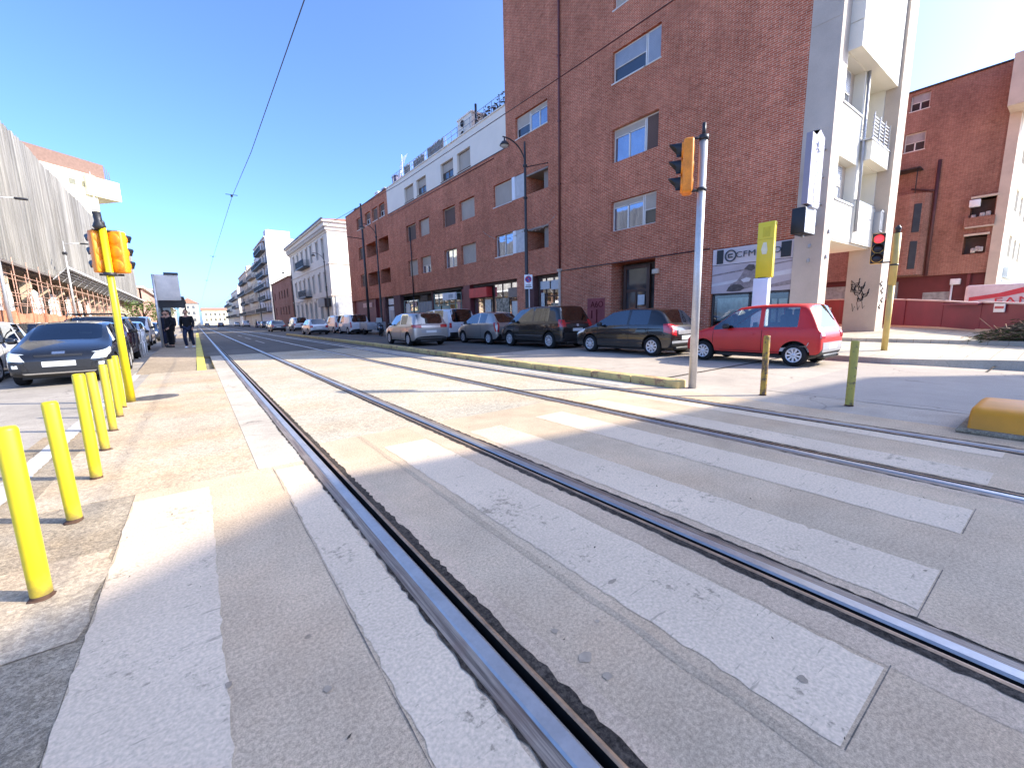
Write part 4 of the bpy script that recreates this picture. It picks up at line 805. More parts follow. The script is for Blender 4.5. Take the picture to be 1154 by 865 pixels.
# closing the street
EB = thing('street_end_building', 'pale yellow building with pitched roof closing the far end of the street', 'building', (12, 335, 0))
PX = plane((0, 335, 0), (1, 0, 0), (0, -1, 0)); wx = [(5.2 + 2.4 * i, 6.3 + 2.4 * i, z, z + 1.7) for i in range(6) for z in (2.5, 6)]
mb = wall(PX, [(3.8, 20, .1, 9.3)], wx, .3); mb.box(3.8, 20, 335.4, 350, .1, 9.3); link('wall', mb, M('yellow_plaster', (.74, .66, .45), .8, var=.06), EB, True)
q = MB(); q.prism([(3.2, 334.6, 9.3), (3.2, 350, 9.3), (3.2, 342, 11.2)], (17.4, 0, 0)); link('roof', q, M('roof_tile3', (.36, .2, .13), .85, var=.3), EB, True)
for a, b, c, d in wx: window(EB, PX, a, b, c, d, 'glass', glass=PANED, sill=False)
T2 = thing('street_end_house', 'pale grey gabled house left of the yellow building at the far end', 'building', (-2, 320, 0))
PX2 = plane((0, 320, 0), (1, 0, 0), (0, -1, 0)); wx = [(-6 + 2.6 * i, -4.8 + 2.6 * i, z, z + 1.8) for i in range(3) for z in (2.5, 6.5, 10)]
mb = wall(PX2, [(-7, 2.2, .1, 13.2)], wx, .3); mb.box(-7, 2.2, 320.4, 335, .1, 13.2); link('wall', mb, M('grey_beige', (.52, .47, .38), .8), T2, True)
q = MB(); q.prism([(-7.6, 319.6, 13.2), (-2.4, 319.6, 16.4), (2.8, 319.6, 13.2)], (0, 16, 0)); link('roof', q, M('roof_tile3', (.36, .2, .13)), T2, True)
for a, b, c, d in wx: window(T2, PX2, a, b, c, d, 'glass', glass=PANED, sill=False)

# ------------------------------------------------------------------ left side: building site with the clad hall
t = NT('weathered_cladding'); m = t.n('Mapping'); m.inputs['Scale'].default_value = (1, 1, .035); t.l(t.pos(), m.inputs[0])
m2 = t.n('Mapping'); m2.inputs['Scale'].default_value = (1, 1, .30); t.l(t.pos(), m2.inputs[0])
s1 = t.ramp(t.noise(2.6, 5, .7, m.outputs[0]), .3, .7, (.46, .43, .38), (1.25, 1.22, 1.16)); s2 = t.ramp(t.noise(.6, 5, .65, m2.outputs[0]), .3, .7, (.72, .72, .74), (1.15, 1.12, 1.08))
t.set(t.mix(1, t.mix(1, (.255, .25, .24), s1, 'MULTIPLY'), s2, 'MULTIPLY'), .8); CLAD = t.mat
H = thing('clad_hall', 'tall hall under construction covered with weathered grey corrugated cladding', 'building', (-7.5, 30, 0))
X = -7.5; q = MB(); ys = []; y = 26.0
prof = []
while y < 96.4:
    for dx, dy in ((0, .0), (0, .16), (-.07, .22), (-.07, .40), (0, .46)): prof.append((X + dx + .05 * sin(y * .8), y + dy))
    y += .46
n = len(prof); vs = []
for (x, yy) in prof:
    j = rnd.uniform(-.12, .12); vs += [(x, yy, 4.72), (x + .04 * sin(yy * 2.1), yy, 8.8), (x, yy, 12.75 + j * .6)]
q.add(vs, [f for i in range(n - 1) for f in ((3 * i, 3 * i + 3, 3 * i + 4, 3 * i + 1), (3 * i + 1, 3 * i + 4, 3 * i + 5, 3 * i + 2))]); q.box(-30, X - .1, 95.9, 96.3, 4.6, 12.7); link('cladding', q, CLAD, H, True)
q = MB(); q.box(-30, X - .15, 26, 96, 4.5, 4.72); q.box(X - .15, X + .05, 26, 96, 4.58, 4.70); link('floor_slab', q, M('soffit_brown', (.20, .17, .15), .8), H, True)
q = MB(); q.box(-12.3, -12, 26, 96, 0, 4.5); link('back_wall', q, M('raw_wall', (.40, .34, .26), .9, var=.3), H, True)
for yy in (31, 35.2, 39.4, 43.6, 47.8, 52, 56, 60, 64, 68, 72, 76, 80, 84, 88, 92): q = MB(); q.box(-8.5, -8.05, yy, yy + .5, 0, 4.5); link('column', q, M('cream_column', (.62, .50, .36), .8, var=.2), H, True)
SHEET = M('white_sheeting', (.84, .82, .76), .6, var=.12, scale=2)
for yy, w in ((32.3, .9), (34.0, 1.0), (38.2, 2.4), (42.6, 2.2), (47, 1.6), (51, 1.6), (55, 1.5)):
    q = MB(); nn = 9; pts = [(-7.9 + .08 * sin(k * 2.3 + yy), yy + w * k / nn) for k in range(nn + 1)]; h = 3.55
    vs = [v for k, (x, y2) in enumerate(pts) for v in ((x, y2, 1.2), (x, y2, h - .5 * abs(k / nn - .5) ** 2 * 4 + .1 * sin(k * 3)))]
    q.add(vs, [(2 * k, 2 * k + 2, 2 * k + 3, 2 * k + 1) for k in range(nn)]); link('sheeting', q, SHEET, H, True)
SLATC = M('grey_slats', (.20, .19, .17), .7, var=.15)
q = MB(); sl = MB()
y = 42.0
while y < 97:
    q.prism([(-7.42, y, 4.42), (-6.66, y, 5.24), (-6.66, y, 5.30), (-7.42, y, 4.5)], (0, .10, 0)); y += 2.4
for k in range(6):
    f = k / 5.5; x, z = -7.4 + .74 * f, 4.46 + .80 * f; sl.hexa([(x, 42, z), (x + .10, 42, z + .108), (x + .10, 97, z + .108), (x, 97, z), (x, 42, z + .03), (x + .10, 42, z + .138), (x + .10, 97, z + .138), (x, 97, z + .03)])
for y in range(42, 97): sl.prism([(-7.40, y, 4.46), (-6.64, y, 5.28), (-6.64, y, 5.30), (-7.40, y, 4.49)], (0, .03, 0))
link('canopy_frame', q, WHITE, H, True); link('canopy_slats', sl, SLATC, H, True)
q = MB(); q.box(-6.66, -6.60, 42, 97, 5.2, 5.34); link('canopy_edge', q, WHITE, H, True)
sc = thing('scaffold', 'rust orange tube scaffolding in front of the open ground floor of the clad hall', 'scaffold', (-7.1, 38, 0)); q = MB()
y = 30.5
while y < 70: [q.tube([(x, y, 0), (x, y, 4.3 + (.5 if y < 42 else 0))], .024, 6) for x in (-7.15, -7.75)]; y += 2.3
for z in (1.3, 2.5, 3.0, 3.9): q.tube([(-7.12, 30.2, z), (-7.12, 70, z)], .022, 5); q.tube([(-7.78, 30.2, z), (-7.78, 70, z)], .022, 5)
for i in range(14): q.tube([(-7.1, 32 + i * 2.6, .3 + (i % 2) * 3), (-7.1, 34.4 + i * 2.6, 3.3 - (i % 2) * 3)], .02, 5)
link('tubes', q, M('rust_orange', (.46, .27, .20), .6, var=.25), sc, True)
q = MB(); [q.box(-7.75, -7.15, 42 + i * 2.4, 44.2 + i * 2.4, 3.96, 4.0) for i in range(11)]; link('deck', q, M('scaffold_board', (.42, .30, .2), .8), sc, True)
NET = M('orange_netting', (.52, .24, .14), .75, var=.3, scale=2.5, fine=18)
fn = thing('netting_fence', 'orange plastic netting fence along the pavement in front of the hall', 'fence', (-6.9, 40, 0)); q = MB(); po = MB(); y = 26.0
while y < 96:
    k = [rnd.uniform(-.06, .06) for _ in range(4)]; h = 2.1 + rnd.uniform(-.12, .05)
    vs = [v for i in range(7) for v in ((-6.9 + .05 * sin(i * 2 + y), y + i * .4, .02), (-6.9 + .09 * sin(i * 1.7 + y), y + i * .4, 1.1), (-6.9 + .05 * sin(i * 2.6 + y), y + i * .4, h - .08 * sin(i * 3.14 / 6)))]
    q.add(vs, [f for i in range(6) for f in ((3 * i, 3 * i + 3, 3 * i + 4, 3 * i + 1), (3 * i + 1, 3 * i + 4, 3 * i + 5, 3 * i + 2))]); po = MB(); po.tube([(-6.86, y, 0), (-6.86, y, 2.25)], .03, 6); link('fence_post', po, M('rust_orange2', (.32, .13, .07), .6, var=.25), fn, True); y += 2.42
link('netting', q, NET, fn, True)
YB = thing('stair_tower', 'pale yellow concrete tower with a brown top storey and an overhanging box, behind the hall', 'building', (-10.7, 99.5, 0), rad(42))
YC = M('pale_yellow_concrete', (.86, .78, .52), .8, var=.05)
q = MB(); q.box(-12, 0, 0, 9, 0, 25.5); q.box(-1.6, 3.3, -.5, 5, 22.2, 25.2); link('wall', q, YC, YB)
q = MB(); q.box(-13, 1.8, .3, 9, 25.52, 27.7); [q.tube([(2.0 + .3 * i, .4, 25.2), (2.0 + .3 * i, .4, 27.5 - .3 * i)], .04, 5) for i in range(3)]; link('top_storey', q, M('brown_brickwork', (.20, .125, .095), .85, var=.2), YB)
for a in (-3.7, -2.0):
    q = MB(); q.box(a, a + .9, -.03, .0, 23.3, 24.2); link('window', q, M('olive_window', (.16, .15, .09), .4), YB)
q = MB(); q.tube([(-1.0, -.6, 12), (-1.0, -.6, 25.8)], .07, 6); link('mast', q, GREY, YB)
def lefthouse(y0, y1, h, m, lab, x=-8.2, roof=None):
    t = thing('row_house', lab, 'building', (x, y0, 0)); P = plane((x, 0, 0), (0, 1, 0), (1, 0, 0)); w = [(y, y + 1.3, z, z + 1.8) for y in [y0 + 2 + 4 * i for i in range(int((y1 - y0 - 3) / 4))] for z in [3.4 + 3.2 * k for k in range(int((h - 3.4) / 3.2))]]
    mb = wall(P, [(y0, y1, .1, h)], w, .25); mb.box(x - 14, x - .3, y0, y1, .1, h); link('wall', mb, m, t, True)
    for a, b, c, d in w: window(t, P, a, b, c, d, 'glass', glass=PANED, sill=False, frame=GSHUT)
    q = MB(); q.box(x - 14, x + .5, y0 - .2, y1 + .2, h, h + .35); link('roof', q, roof or STONE, t, True)
lefthouse(114, 150, 8.6, M('pink_plaster', (.55, .33, .25), .8), 'pinkish low house beyond the clad hall on the left side of the street'); lefthouse(152, 200, 10.4, STONEL, 'white house far along the left side of the street'); lefthouse(203, 300, 8.2, TANT, 'long tan house at the far left end of the street')
def tree(x, y, h, r, lab, m=LEAF2, seed=1, n=700):
    rr = random.Random(seed); t = thing('street_tree', lab, 'tree', (x, y, 0), 0, 'trees along the far left pavement'); q = MB(); q.tube([(x, y, 0), (x + .05, y, h * .3), (x - .1, y + .1, h * .62)], [.16, .12, .07], 8)
    cs = []
    for i in range(7):
        a = rr.uniform(0, 6.28); d = r * rr.uniform(.3, .75); c = V((x + d * cos(a), y + d * sin(a), h * rr.uniform(.5, .9))); cs.append(c); q.tube([(x, y, h * .38), (V((x, y, h * .5)) + c) / 2, c], [.08, .05, .02], 6)
    link('trunk', q, BARK, t, True); q = MB()
    for c in cs + [V((x, y, h * .75))]: leaves(q, c, (r * .5, r * .5, h * .17), n // 8, .13, 0, rr, .5)
    link('crown', q, m, t, True)
tree(-4.9, 64, 4.4, 1.7, 'nearest green street tree seen behind the tram shelter', LEAF2, 2); tree(-4.2, 86, 4.8, 1.8, 'second green street tree behind the shelter, in the middle of three', LEAF2, 3); tree(-4.6, 110, 5.6, 2.2, 'farthest street tree on the left pavement, dark green', LEAF, 4)
# block on the other corner of the crossing, behind the camera's right: it throws the shade over the crossing
OC = thing('corner_block', 'rendered apartment block on the opposite corner of the side street', 'building', (16, -11, 0))
fp = [(18.2, -10.6), (27.6, -11.85), (27.6, -30), (15.0, -30), (15.0, -12.68)]
mb = MB()
for i, (p, r) in enumerate(zip(fp, fp[1:] + fp[:1])):
    p, r = V((*p, 0)), V((*r, 0)); ln = (r - p).length; d = (r - p) / ln; P = plane(p, d, (-d.y, d.x, 0)); n = int(ln / 3)
    w = [(ln * (k + .5) / n - .65, ln * (k + .5) / n + .65, z, z + 1.5) for k in range(n) for z in (4.6, 7.7, 10.8)] if i in (0, 4, 3) else []
    wall(P, [(0, ln, .1, 15)], w, mb=mb)
    for q_ in w: window(OC, P, *q_, 'half', n=2)
mb.prism([(x, y, 15.0) for x, y in fp], (0, 0, .15)); mb.prism([(x + (20 - x) * .08, y - .6 if y > -20 else y, .1) for x, y in fp], (0, 0, 14.8)); link('wall', mb, CONCL, OC, True)
# ------------------------------------------------------------------ cars
def lerp(a, b, t): return a + (b - a) * t
SEAM = M('seam_black', (.01, .01, .01), .7)
def car(name, label, paint, sp, loc, rz=0, group=None, detail=2, tint=None):
    """body lofted from stations (rear to front), smoothed, wheel arches cut, then split into body and panes; local +Y is forward"""
    L, W, H = sp['L'], sp['W'], sp['H']; h = L / 2; belt = sp.get('belt', .92); hc = sp.get('hc', belt + .03); hf = sp.get('hf', .72); zb = sp.get('zb', .2); wt = sp.get('wt', .78) * W / 2; w = W / 2; tint = tint or CARG
    yc, yrf, yrr, yt, tz = sp['yc'], sp['yrf'], sp['yrr'], sp['yt'], sp.get('tz', belt + .04); yB = sp.get('yB', (yrf + yrr) / 2 - .1); yC = sp.get('yC', yrr + .35)
    rb = sp.get('rb', .0)    # roof drop at the rear
    # y, bottom z, belt z, top z, width factor, roof half width
    st = [(-h, .42, tz - .30, tz - .22, .84, w * .62), (-h + .03, .27, tz - .12, tz - .07, .93, w * .74), (yt, zb, belt + .02, tz, .97, w * .76), (yrr, zb, belt + .02, H - .03 - rb, .985, wt * .95), (yC, zb, belt + .01, H - .005, 1, wt), (yB - .035, zb, belt, H, 1, wt), (yB + .035, zb, belt, H, 1, wt), (yrf, zb, belt - .02, H - .045, 1, wt * .97), (yc, zb, belt - .05, hc, .985, w * .80), (lerp(yc, h - .12, .5), zb, lerp(belt - .06, hf - .05, .45), lerp(hc, hf, .38), .975, w * .76), (h - .16, zb, hf - .10, hf, .95, w * .72), (h - .03, .24, hf - .20, hf - .10, .86, w * .60), (h, .34, hf - .28, hf - .2, .74, w * .5)]
    ring = []
    for (y, b0, bl, top, wf, rw) in st:
        wm = w * wf; k = max(0, min(1, (top - bl) / .4)); zm = b0 + (bl - b0) * .5
        p5 = (wm - .015 - .02 * k, bl + .035 * k + .005); gt = (rw + .015, max(top - .055 * k - .010, p5[1] + .004)) if k > .5 else (lerp(p5[0], rw, .3), lerp(p5[1], top, .5))
        ring.append([(0, b0), (wm * .86, b0), (wm * .972, b0 + .055), (wm, zm), (wm * .985, bl - .06), (wm * .97, bl), p5, gt, (rw - .035, top - .02 * k), (rw * .55, top + .008), (0, top + .018)])
    nr = 11; me = bpy.data.meshes.new('tmp'); vs = []; idx = []
    for (s, r) in zip(st, ring):
        a = []
        for i, (x, z) in enumerate(r): a.append(len(vs)); vs.append((x, s[0], z))
        b = list(a)
        for i in range(1, nr - 1): b[i] = len(vs); vs.append((-r[i][0], s[0], r[i][1]))
        idx.append((a, b))
    fs, ms = [], []
    gl = sp.get('glass', ((4, 5), (6, 7), (7, 8)))
    for s in range(len(st) - 1):
        for side in (0, 1):
            A0, A1 = idx[s][side], idx[s + 1][side]
            for i in range(nr - 1):
                m = 0
                if i <= 1: m = 4
                if i == 6 and (s, s + 1) in gl: m = 1
                if i >= 8 and s == 7: m = 2
                if i >= 8 and s == 2: m = 3
                f = (A0[i], A0[i + 1], A1[i + 1], A1[i]); fs.append(f if side == 0 else f[::-1]); ms.append(m)
    for e, fl in ((0, 0), (len(st) - 1, 1)):
        a, b = idx[e]
        for i in range(nr - 1):
            f = [a[i], a[i + 1], b[i + 1], b[i]]; f = [q for k, q in enumerate(f) if q not in f[:k]]
            fs.append(tuple(f[::-1] if fl else f)); ms.append(0 if i > 1 else 4)
    me.from_pydata(vs, [], fs); bm = bmesh.new(); bm.from_mesh(me); bmesh.ops.recalc_face_normals(bm, faces=bm.faces[:])
    cl = bm.edges.layers.float.get('crease_edge') or bm.edges.layers.float.new('crease_edge'); bm.verts.ensure_lookup_table(); cr = {}
    for s in range(len(st)):
        for side in (0, 1):
            A0 = idx[s][side]
            if s < len(st) - 1:
                A1 = idx[s + 1][side]
                for i, c in ((2, .5), (5, .35), (6, .55 if 3 <= s <= 7 else .2), (7, .6 if 3 <= s <= 7 else .2), (8, .25 if 2 <= s <= 7 else 0)): cr[frozenset((A0[i], A1[i]))] = c
            if 4 <= s <= 7: cr[frozenset((A0[6], A0[7]))] = .75
            if s in (2, 3, 7, 8):
                for i in (8, 9): cr[frozenset((A0[i], A0[i + 1]))] = .5
    for e in bm.edges:
        k = frozenset((e.verts[0].index, e.verts[1].index))
        if k in cr: e[cl] = cr[k]
    bm.to_mesh(me); bm.free()
    for k in range(5): me.materials.append(None)
    me.polygons.foreach_set('material_index', ms)
    o = bpy.data.objects.new('tmp', me); COL.objects.link(o); sm = o.modifiers.new('s', 'SUBSURF'); sm.levels = sm.render_levels = 2 if detail > 1 else 1
    wr = sp.get('wr', .30); ya = -h + sp['ro']; yf = ya + sp['wb']; cm = MB()
    for y in (ya, yf):
        for sx in (-1, 1): cm.lathe([(.0001, -.3), (wr + .055, -.3), (wr + .055, .4), (.0001, .4)], 22, 4, Matrix.Translation((sx * (w - .03), y, wr + .015)) @ Matrix.Rotation(pi / 2 * sx, 4, 'Y'))
    cme = bpy.data.meshes.new('cut'); cme.from_pydata(cm.v, [], cm.f); bm = bmesh.new(); bm.from_mesh(cme); bmesh.ops.remove_doubles(bm, verts=bm.verts[:], dist=.001); bmesh.ops.recalc_face_normals(bm, faces=bm.faces[:]); bm.to_mesh(cme); bm.free()
    for k in range(5): cme.materials.append(None)
    for p in cme.polygons: p.material_index = 4
    co = bpy.data.objects.new('cut', cme); COL.objects.link(co); bo = o.modifiers.new('b', 'BOOLEAN'); bo.object = co; bo.operation = 'DIFFERENCE'; bo.solver = 'EXACT'
    dg = bpy.context.evaluated_depsgraph_get(); ev = bpy.data.meshes.new_from_object(o.evaluated_get(dg)); bpy.data.objects.remove(o); bpy.data.objects.remove(co)
    root = thing(name, label, 'car', loc, rz, group)
    V_ = [v.co.copy() for v in ev.vertices]; P_ = [(tuple(p.vertices), p.material_index) for p in ev.polygons]
    bvh = BVHTree.FromPolygons(V_, [p[0] for p in P_])
    def sub(nm, keep, mats, remap, sgn=0):
        q = MB(); mp = {}
        for f, m in P_:
            if m in keep and (sgn == 0 or sum(V_[i].x for i in f) * sgn > 0):
                g = []
                for i in f:
                    if i not in mp: mp[i] = len(q.v); q.v.append(tuple(V_[i]))
                    g.append(mp[i])
                q.f.append(tuple(g)); q.m.append(remap[m]); q.sm.append(True)
        x = bpy.data.meshes.new(nm); x.from_pydata(q.v, [], q.f)
        for a in mats: x.materials.append(a)
        x.polygons.foreach_set('material_index', q.m); x.polygons.foreach_set('use_smooth', q.sm)
        try: x.set_sharp_from_angle(angle=rad(38))
        except Exception: pass
        ob = bpy.data.objects.new(nm, x); COL.objects.link(ob); ob.parent = root; return ob
    body = sub('body', (0, 4), [paint, BLACK], {0: 0, 4: 1}); sub('side_window', (1,), [tint], {1: 0}, 1); sub('side_window', (1,), [tint], {1: 0}, -1); sub('windscreen', (2,), [tint], {2: 0}); sub('rear_window', (3,), [tint], {3: 0})
    bpy.data.meshes.remove(ev)
    D = {'L': (V((-4, 0, 0)), V((1, 0, 0))), 'R': (V((4, 0, 0)), V((-1, 0, 0))), 'F': (V((0, 6, 0)), V((0, -1, 0))), 'B': (V((0, -6, 0)), V((0, 1, 0)))}
    def patch(nm, m, ax, c, n=6, k=4, off=.007, par=None):
        o0, d = D[ax]; g = {}; q = MB(); q2 = {}
        for i in range(n + 1):
            for j in range(k + 1):
                u, v = i / n, j / k; a = (1 - u) * (1 - v) * V(c[0]) + u * (1 - v) * V(c[1]) + u * v * V(c[2]) + (1 - u) * v * V(c[3])
                p = V((o0.x, a[0], a[1])) if ax in 'LR' else V((a[0], o0.y, a[1]))
                hit, nn, _, _ = bvh.ray_cast(p, d)
                if hit: 
                    if nn.dot(d) > 0: nn = -nn
                    g[(i, j)] = (hit + nn * off, hit - nn * .012)
        for i in range(n):
            for j in range(k):
                ks = [(i, j), (i + 1, j), (i + 1, j + 1), (i, j + 1)]
                if all(x in g for x in ks):
                    q.add([g[x][0] for x in ks], [(0, 1, 2, 3)], 0, True)
                    for (e1, e2, bd) in ((0, 1, j == 0), (1, 2, i == n - 1), (2, 3, j == k - 1), (3, 0, i == 0)):
                        if bd: q.add([g[ks[e1]][0], g[ks[e2]][0], g[ks[e2]][1], g[ks[e1]][1]], [(0, 1, 2, 3)], 0)
        if not q.f: return None
        bm_ = link(nm, q, m, par or root); return bm_
    # wheels
    q = MB(); ti = [(wr * .62, -.095), (wr * .70, -.105), (wr * .92, -.10), (wr, -.07), (wr, .07), (wr * .92, .10), (wr * .70, .105), (wr * .62, .095), (wr * .60, 0), (wr * .62, -.095)]
    for y in (ya, yf):
        for sx in (-1, 1):
            Mx = Matrix.Translation((sx * (w - .115), y, wr)) @ Matrix.Rotation(pi / 2 * sx, 4, 'Y'); q = MB(); q.lathe(ti, 26, 0, Mx); wo = link('wheel', q, RUBBER, root)
            q = MB(); q.lathe([(.001, .035), (wr * .62, .03)], 26, 1, Mx); q.lathe([(wr * .54, .088), (wr * .60, .102), (wr * .665, .098), (wr * .66, .06)], 26, 0, Mx); q.lathe([(.001, .098), (wr * .13, .095), (wr * .2, .078)], 16, 0, Mx); ns = sp.get('spokes', 7)
            for i in range(ns):
                a = 2 * pi * i / ns + y; ww = sp.get('sw', .22) * wr * .5
                pts = [Mx @ V((cos(a) * r_ - sin(a) * o_, sin(a) * r_ + cos(a) * o_, z_)) for r_, o_, z_ in ((wr * .1, -ww * .7, .088), (wr * .57, -ww, .092), (wr * .57, ww, .092), (wr * .1, ww * .7, .088))]
                pt2 = [Mx @ V((cos(a) * r_ - sin(a) * o_, sin(a) * r_ + cos(a) * o_, z_)) for r_, o_, z_ in ((wr * .1, -ww * .7, .04), (wr * .57, -ww, .05), (wr * .57, ww, .05), (wr * .1, ww * .7, .04))]
                q.hexa(pt2 + pts)
            link('rim', q, [ALLOY, BLACK], wo)
    # interior
    q = MB(); q.box(-w * .8, w * .8, yrr + .05, yc + .1, .3, .45)
    for y in (yB - .15, max(yB - 1.0, yrr + .62)):
        for x in (-w * .42, w * .42): q.rbox((x, y, .62), .46, .5, .3, .06); q.rbox((x, y - .25, .92), .44, .16, .55, .06); q.rbox((x, y - .28, 1.24), .24, .1, .17, .04)
    q.rbox((0, yc - .1, belt - .12), w * 1.6, .4, .2, .06); q.tube([(-w * .42 + .17 * cos(a), yc - .42, belt - .02 + .17 * sin(a)) for a in [2 * pi * i / 12 for i in range(13)]], .015, 6)
    link('interior', q, M('car_interior', (.03, .03, .032), .8, var=.3), root)
    # lights, plates, trim
    HL = sp.get('head'); TL = sp.get('tail')
    for sx in (1, -1):
        if HL:
            for ax, c in HL: patch('headlight', LAMP, ax if ax == 'F' else ('R' if sx > 0 else 'L'), [((a * sx) if ax == 'F' else a, z) for a, z in c], 8, 5)
        if TL:
            for ax, c in TL: patch('tail_light', RED, ax if ax == 'B' else ('R' if sx > 0 else 'L'), [((a * sx) if ax == 'B' else a, z) for a, z in c], 8, 6, .012)
    pz = sp.get('pz', .62); fz = sp.get('fz', .44)
    patch('number_plate', PLATE, 'B', [(-.26, pz - .055), (.26, pz - .055), (.26, pz + .055), (-.26, pz + .055)], 2, 1, .012)
    patch('number_plate', PLATE, 'F', [(-.26, fz - .055), (.26, fz - .055), (.26, fz + .055), (-.26, fz + .055)], 2, 1, .014)
    for ax, m, c, nm in sp.get('trim', ()):
        patch(nm, m, ax, c, 10, 3, .008)
        if ax == 'L': patch(nm, m, 'R', c, 10, 3, .008)
    for ax in 'LR':
        for y in sp.get('seams', (yB - .02, yrf + .35)): patch('door_seam', SEAM, ax, [(y, .32), (y + .012, .32), (y + .012, belt - .02), (y, belt - .02)], 1, 6, .0025)
        patch('sill_seam', SEAM, ax, [(yB - .9, .31), (yrf + .36, .31), (yrf + .36, .32), (yB - .9, .32)], 8, 1, .0025)
        for y in sp.get('handles', (yB + .1,)): patch('door_handle', paint, ax, [(y, belt - .13), (y + .17, belt - .13), (y + .17, belt - .10), (y, belt - .10)], 3, 2, .025)
        sx = -1 if ax == 'L' else 1; q = MB(); q.rbox((sx * (w + .085), yc - .42, belt + .07), .17, .13, .13, .04); q.tube([(sx * (w - .06), yc - .40, belt + .01), (sx * (w + .05), yc - .42, belt + .05)], .022, 6)
        link('mirror', q, sp.get('mirm') or BLACK, root)
    q = MB(); q.rbox((0, -h + .1, .24), w * 1.2, .16, .1, .03); q.box(-w * .75, w * .75, -h + .3, h - .3, .16, .24); q.tube([(.4, -h - .01, .24), (.4, -h + .2, .24)], .028, 8); link('underbody', q, BLACK, root)
    return root
def hatch(L, W, H, wb, ro, **kw):
    h = L / 2; d = dict(L=L, W=W, H=H, wb=wb, ro=ro, yc=h - .95, yrf=h - 1.65, yrr=-h + .42, yt=-h + .10, belt=.90, hf=.74, wr=.30)
    d.update(kw); return d
GRILLE = M('black_grille', (.015, .015, .016), .5)
# small red three-door
SE = hatch(3.28, 1.52, 1.44, 2.2, .53, yc=.86, yrf=.28, yrr=-1.32, yt=-1.55, yB=-.36, yC=-1.16, belt=.85, hc=.92, hf=.73, wt=.82, wr=.262, zb=.22, tz=.86, spokes=9, sw=.17, glass=((4, 5), (6, 7), (7, 8)),
    tail=[('B', [(.50, .66), (.70, .66), (.70, .80), (.52, .80)]), ], head=[('F', [(.36, .56), (.66, .56), (.66, .68), (.38, .68)])],
    trim=[('B', GREY, [(-.74, .34), (.74, .34), (.74, .56), (-.74, .56)], 'rear_bumper'), ('F', BLACK, [(-.7, .3), (.7, .3), (.7, .45), (-.7, .45)], 'front_bumper')], seams=(-.40, .82), handles=(-.22,), pz=.46)
car('small_car', 'small red three-door car parked at the corner in front of the motorcycle shop', carpaint('red_paint', (.54, .010, .006), .0, .42, .15, .3), SE, (11.78, 5.05, 0), tint=CARGC)
# dark five-door with big red tail lamps
P2 = hatch(3.98, 1.68, 1.47, 2.52, .66, yc=1.08, yrf=.30, yrr=-1.52, yt=-1.86, yB=-.42, yC=-1.18, belt=.90, hc=.97, hf=.76, wt=.74, wr=.295, tz=.98, rb=.05, spokes=8, sw=.2,
    tail=[('B', [(.52, .62), (.74, .66), (.74, .98), (.56, .94)]), ('L', [(-1.97, .68), (-1.74, .74), (-1.70, .97), (-1.93, .97)])], head=[('F', [(.34, .62), (.70, .66), (.72, .80), (.40, .70)]), ('L', [(1.5, .70), (1.88, .6), (1.86, .72), (1.45, .82)])],
    trim=[('B', M('dull_chrome', (.42, .40, .38), .3, .6), [(-.45, .66), (.45, .66), (.45, .78), (-.45, .78)], 'tailgate_recess'), ('B', GREY, [(-.72, .40), (.72, .40), (.72, .47), (-.72, .47)], 'bumper_strip'), ('L', BLACK, [(-1.2, .42), (1.0, .42), (1.0, .47), (-1.2, .47)], 'rub_strip')], seams=(-.47, .85, -1.2), handles=(-.33, -1.12), pz=.56)
P2['mirm'] = None
car('hatchback_car', 'dark bronze black five-door hatchback with red tail lamps parked behind the small red car', carpaint('bronze_black', (.020, .018, .017), .4, .25), P2, (11.88, 9.12, 0))
# tall dark family car
LX = hatch(4.16, 1.78, 1.68, 2.62, .74, yc=1.25, yrf=.62, yrr=-1.72, yt=-1.98, yB=-.35, yC=-1.30, belt=1.02, hc=1.08, hf=.84, wt=.80, wr=.325, tz=1.06, zb=.24, spokes=10, sw=.15,
    tail=[('B', [(.62, .86), (.80, .86), (.76, 1.12), (.62, 1.12)]), ('L', [(-2.05, .86), (-1.88, .86), (-1.86, 1.14), (-2.02, 1.14)])], head=[('F', [(.5, .66), (.78, .7), (.78, .84), (.52, .82)])],
    trim=[('B', BLACK, [(-.82, .36), (.82, .36), (.82, .62), (-.82, .62)], 'rear_bumper'), ('L', CHROME, [(-1.0, .50), (.9, .50), (.9, .525), (-1.0, .525)], 'chrome_strip'), ('L', BLACK, [(-1.05, .42), (.95, .42), (.95, .49), (-1.05, .49)], 'rub_strip'), ('B', CHROME, [(-.06, .86), (.06, .86), (.06, .96), (-.06, .96)], 'badge')], seams=(-.4, .95, -1.35), handles=(-.25, -1.2), pz=.74)
car('family_car', 'tall charcoal family car with a chrome strip parked beside the street lamp', carpaint('charcoal', (.026, .025, .025), .4, .25), LX, (11.95, 13.85, 0))
# silver three door
YP = hatch(3.78, 1.70, 1.53, 2.39, .68, yc=1.12, yrf=.42, yrr=-1.34, yt=-1.76, yB=-.35, yC=-1.0, belt=.95, hc=1.0, hf=.78, wt=.74, wr=.295, tz=1.0, rb=.05, spokes=8, sw=.22,
    tail=[('B', [(.66, .58), (.76, .62), (.66, 1.02), (.60, 1.02)]), ('L', [(-1.86, .62), (-1.78, .62), (-1.62, 1.02), (-1.72, 1.02)])], head=[('F', [(.42, .62), (.72, .66), (.70, .78), (.44, .76)])],
    trim=[('B', BLACK, [(-.78, .42), (.78, .42), (.78, .50), (-.78, .50)], 'bumper_strip'), ('B', GREY, [(-.3, .70), (.3, .70), (.3, .82), (-.3, .82)], 'tailgate_recess')], seams=(-.55, .85), handles=(-.35,), pz=.76)
SILV = carpaint('silver_paint', (.40, .38, .35), .65, .3)
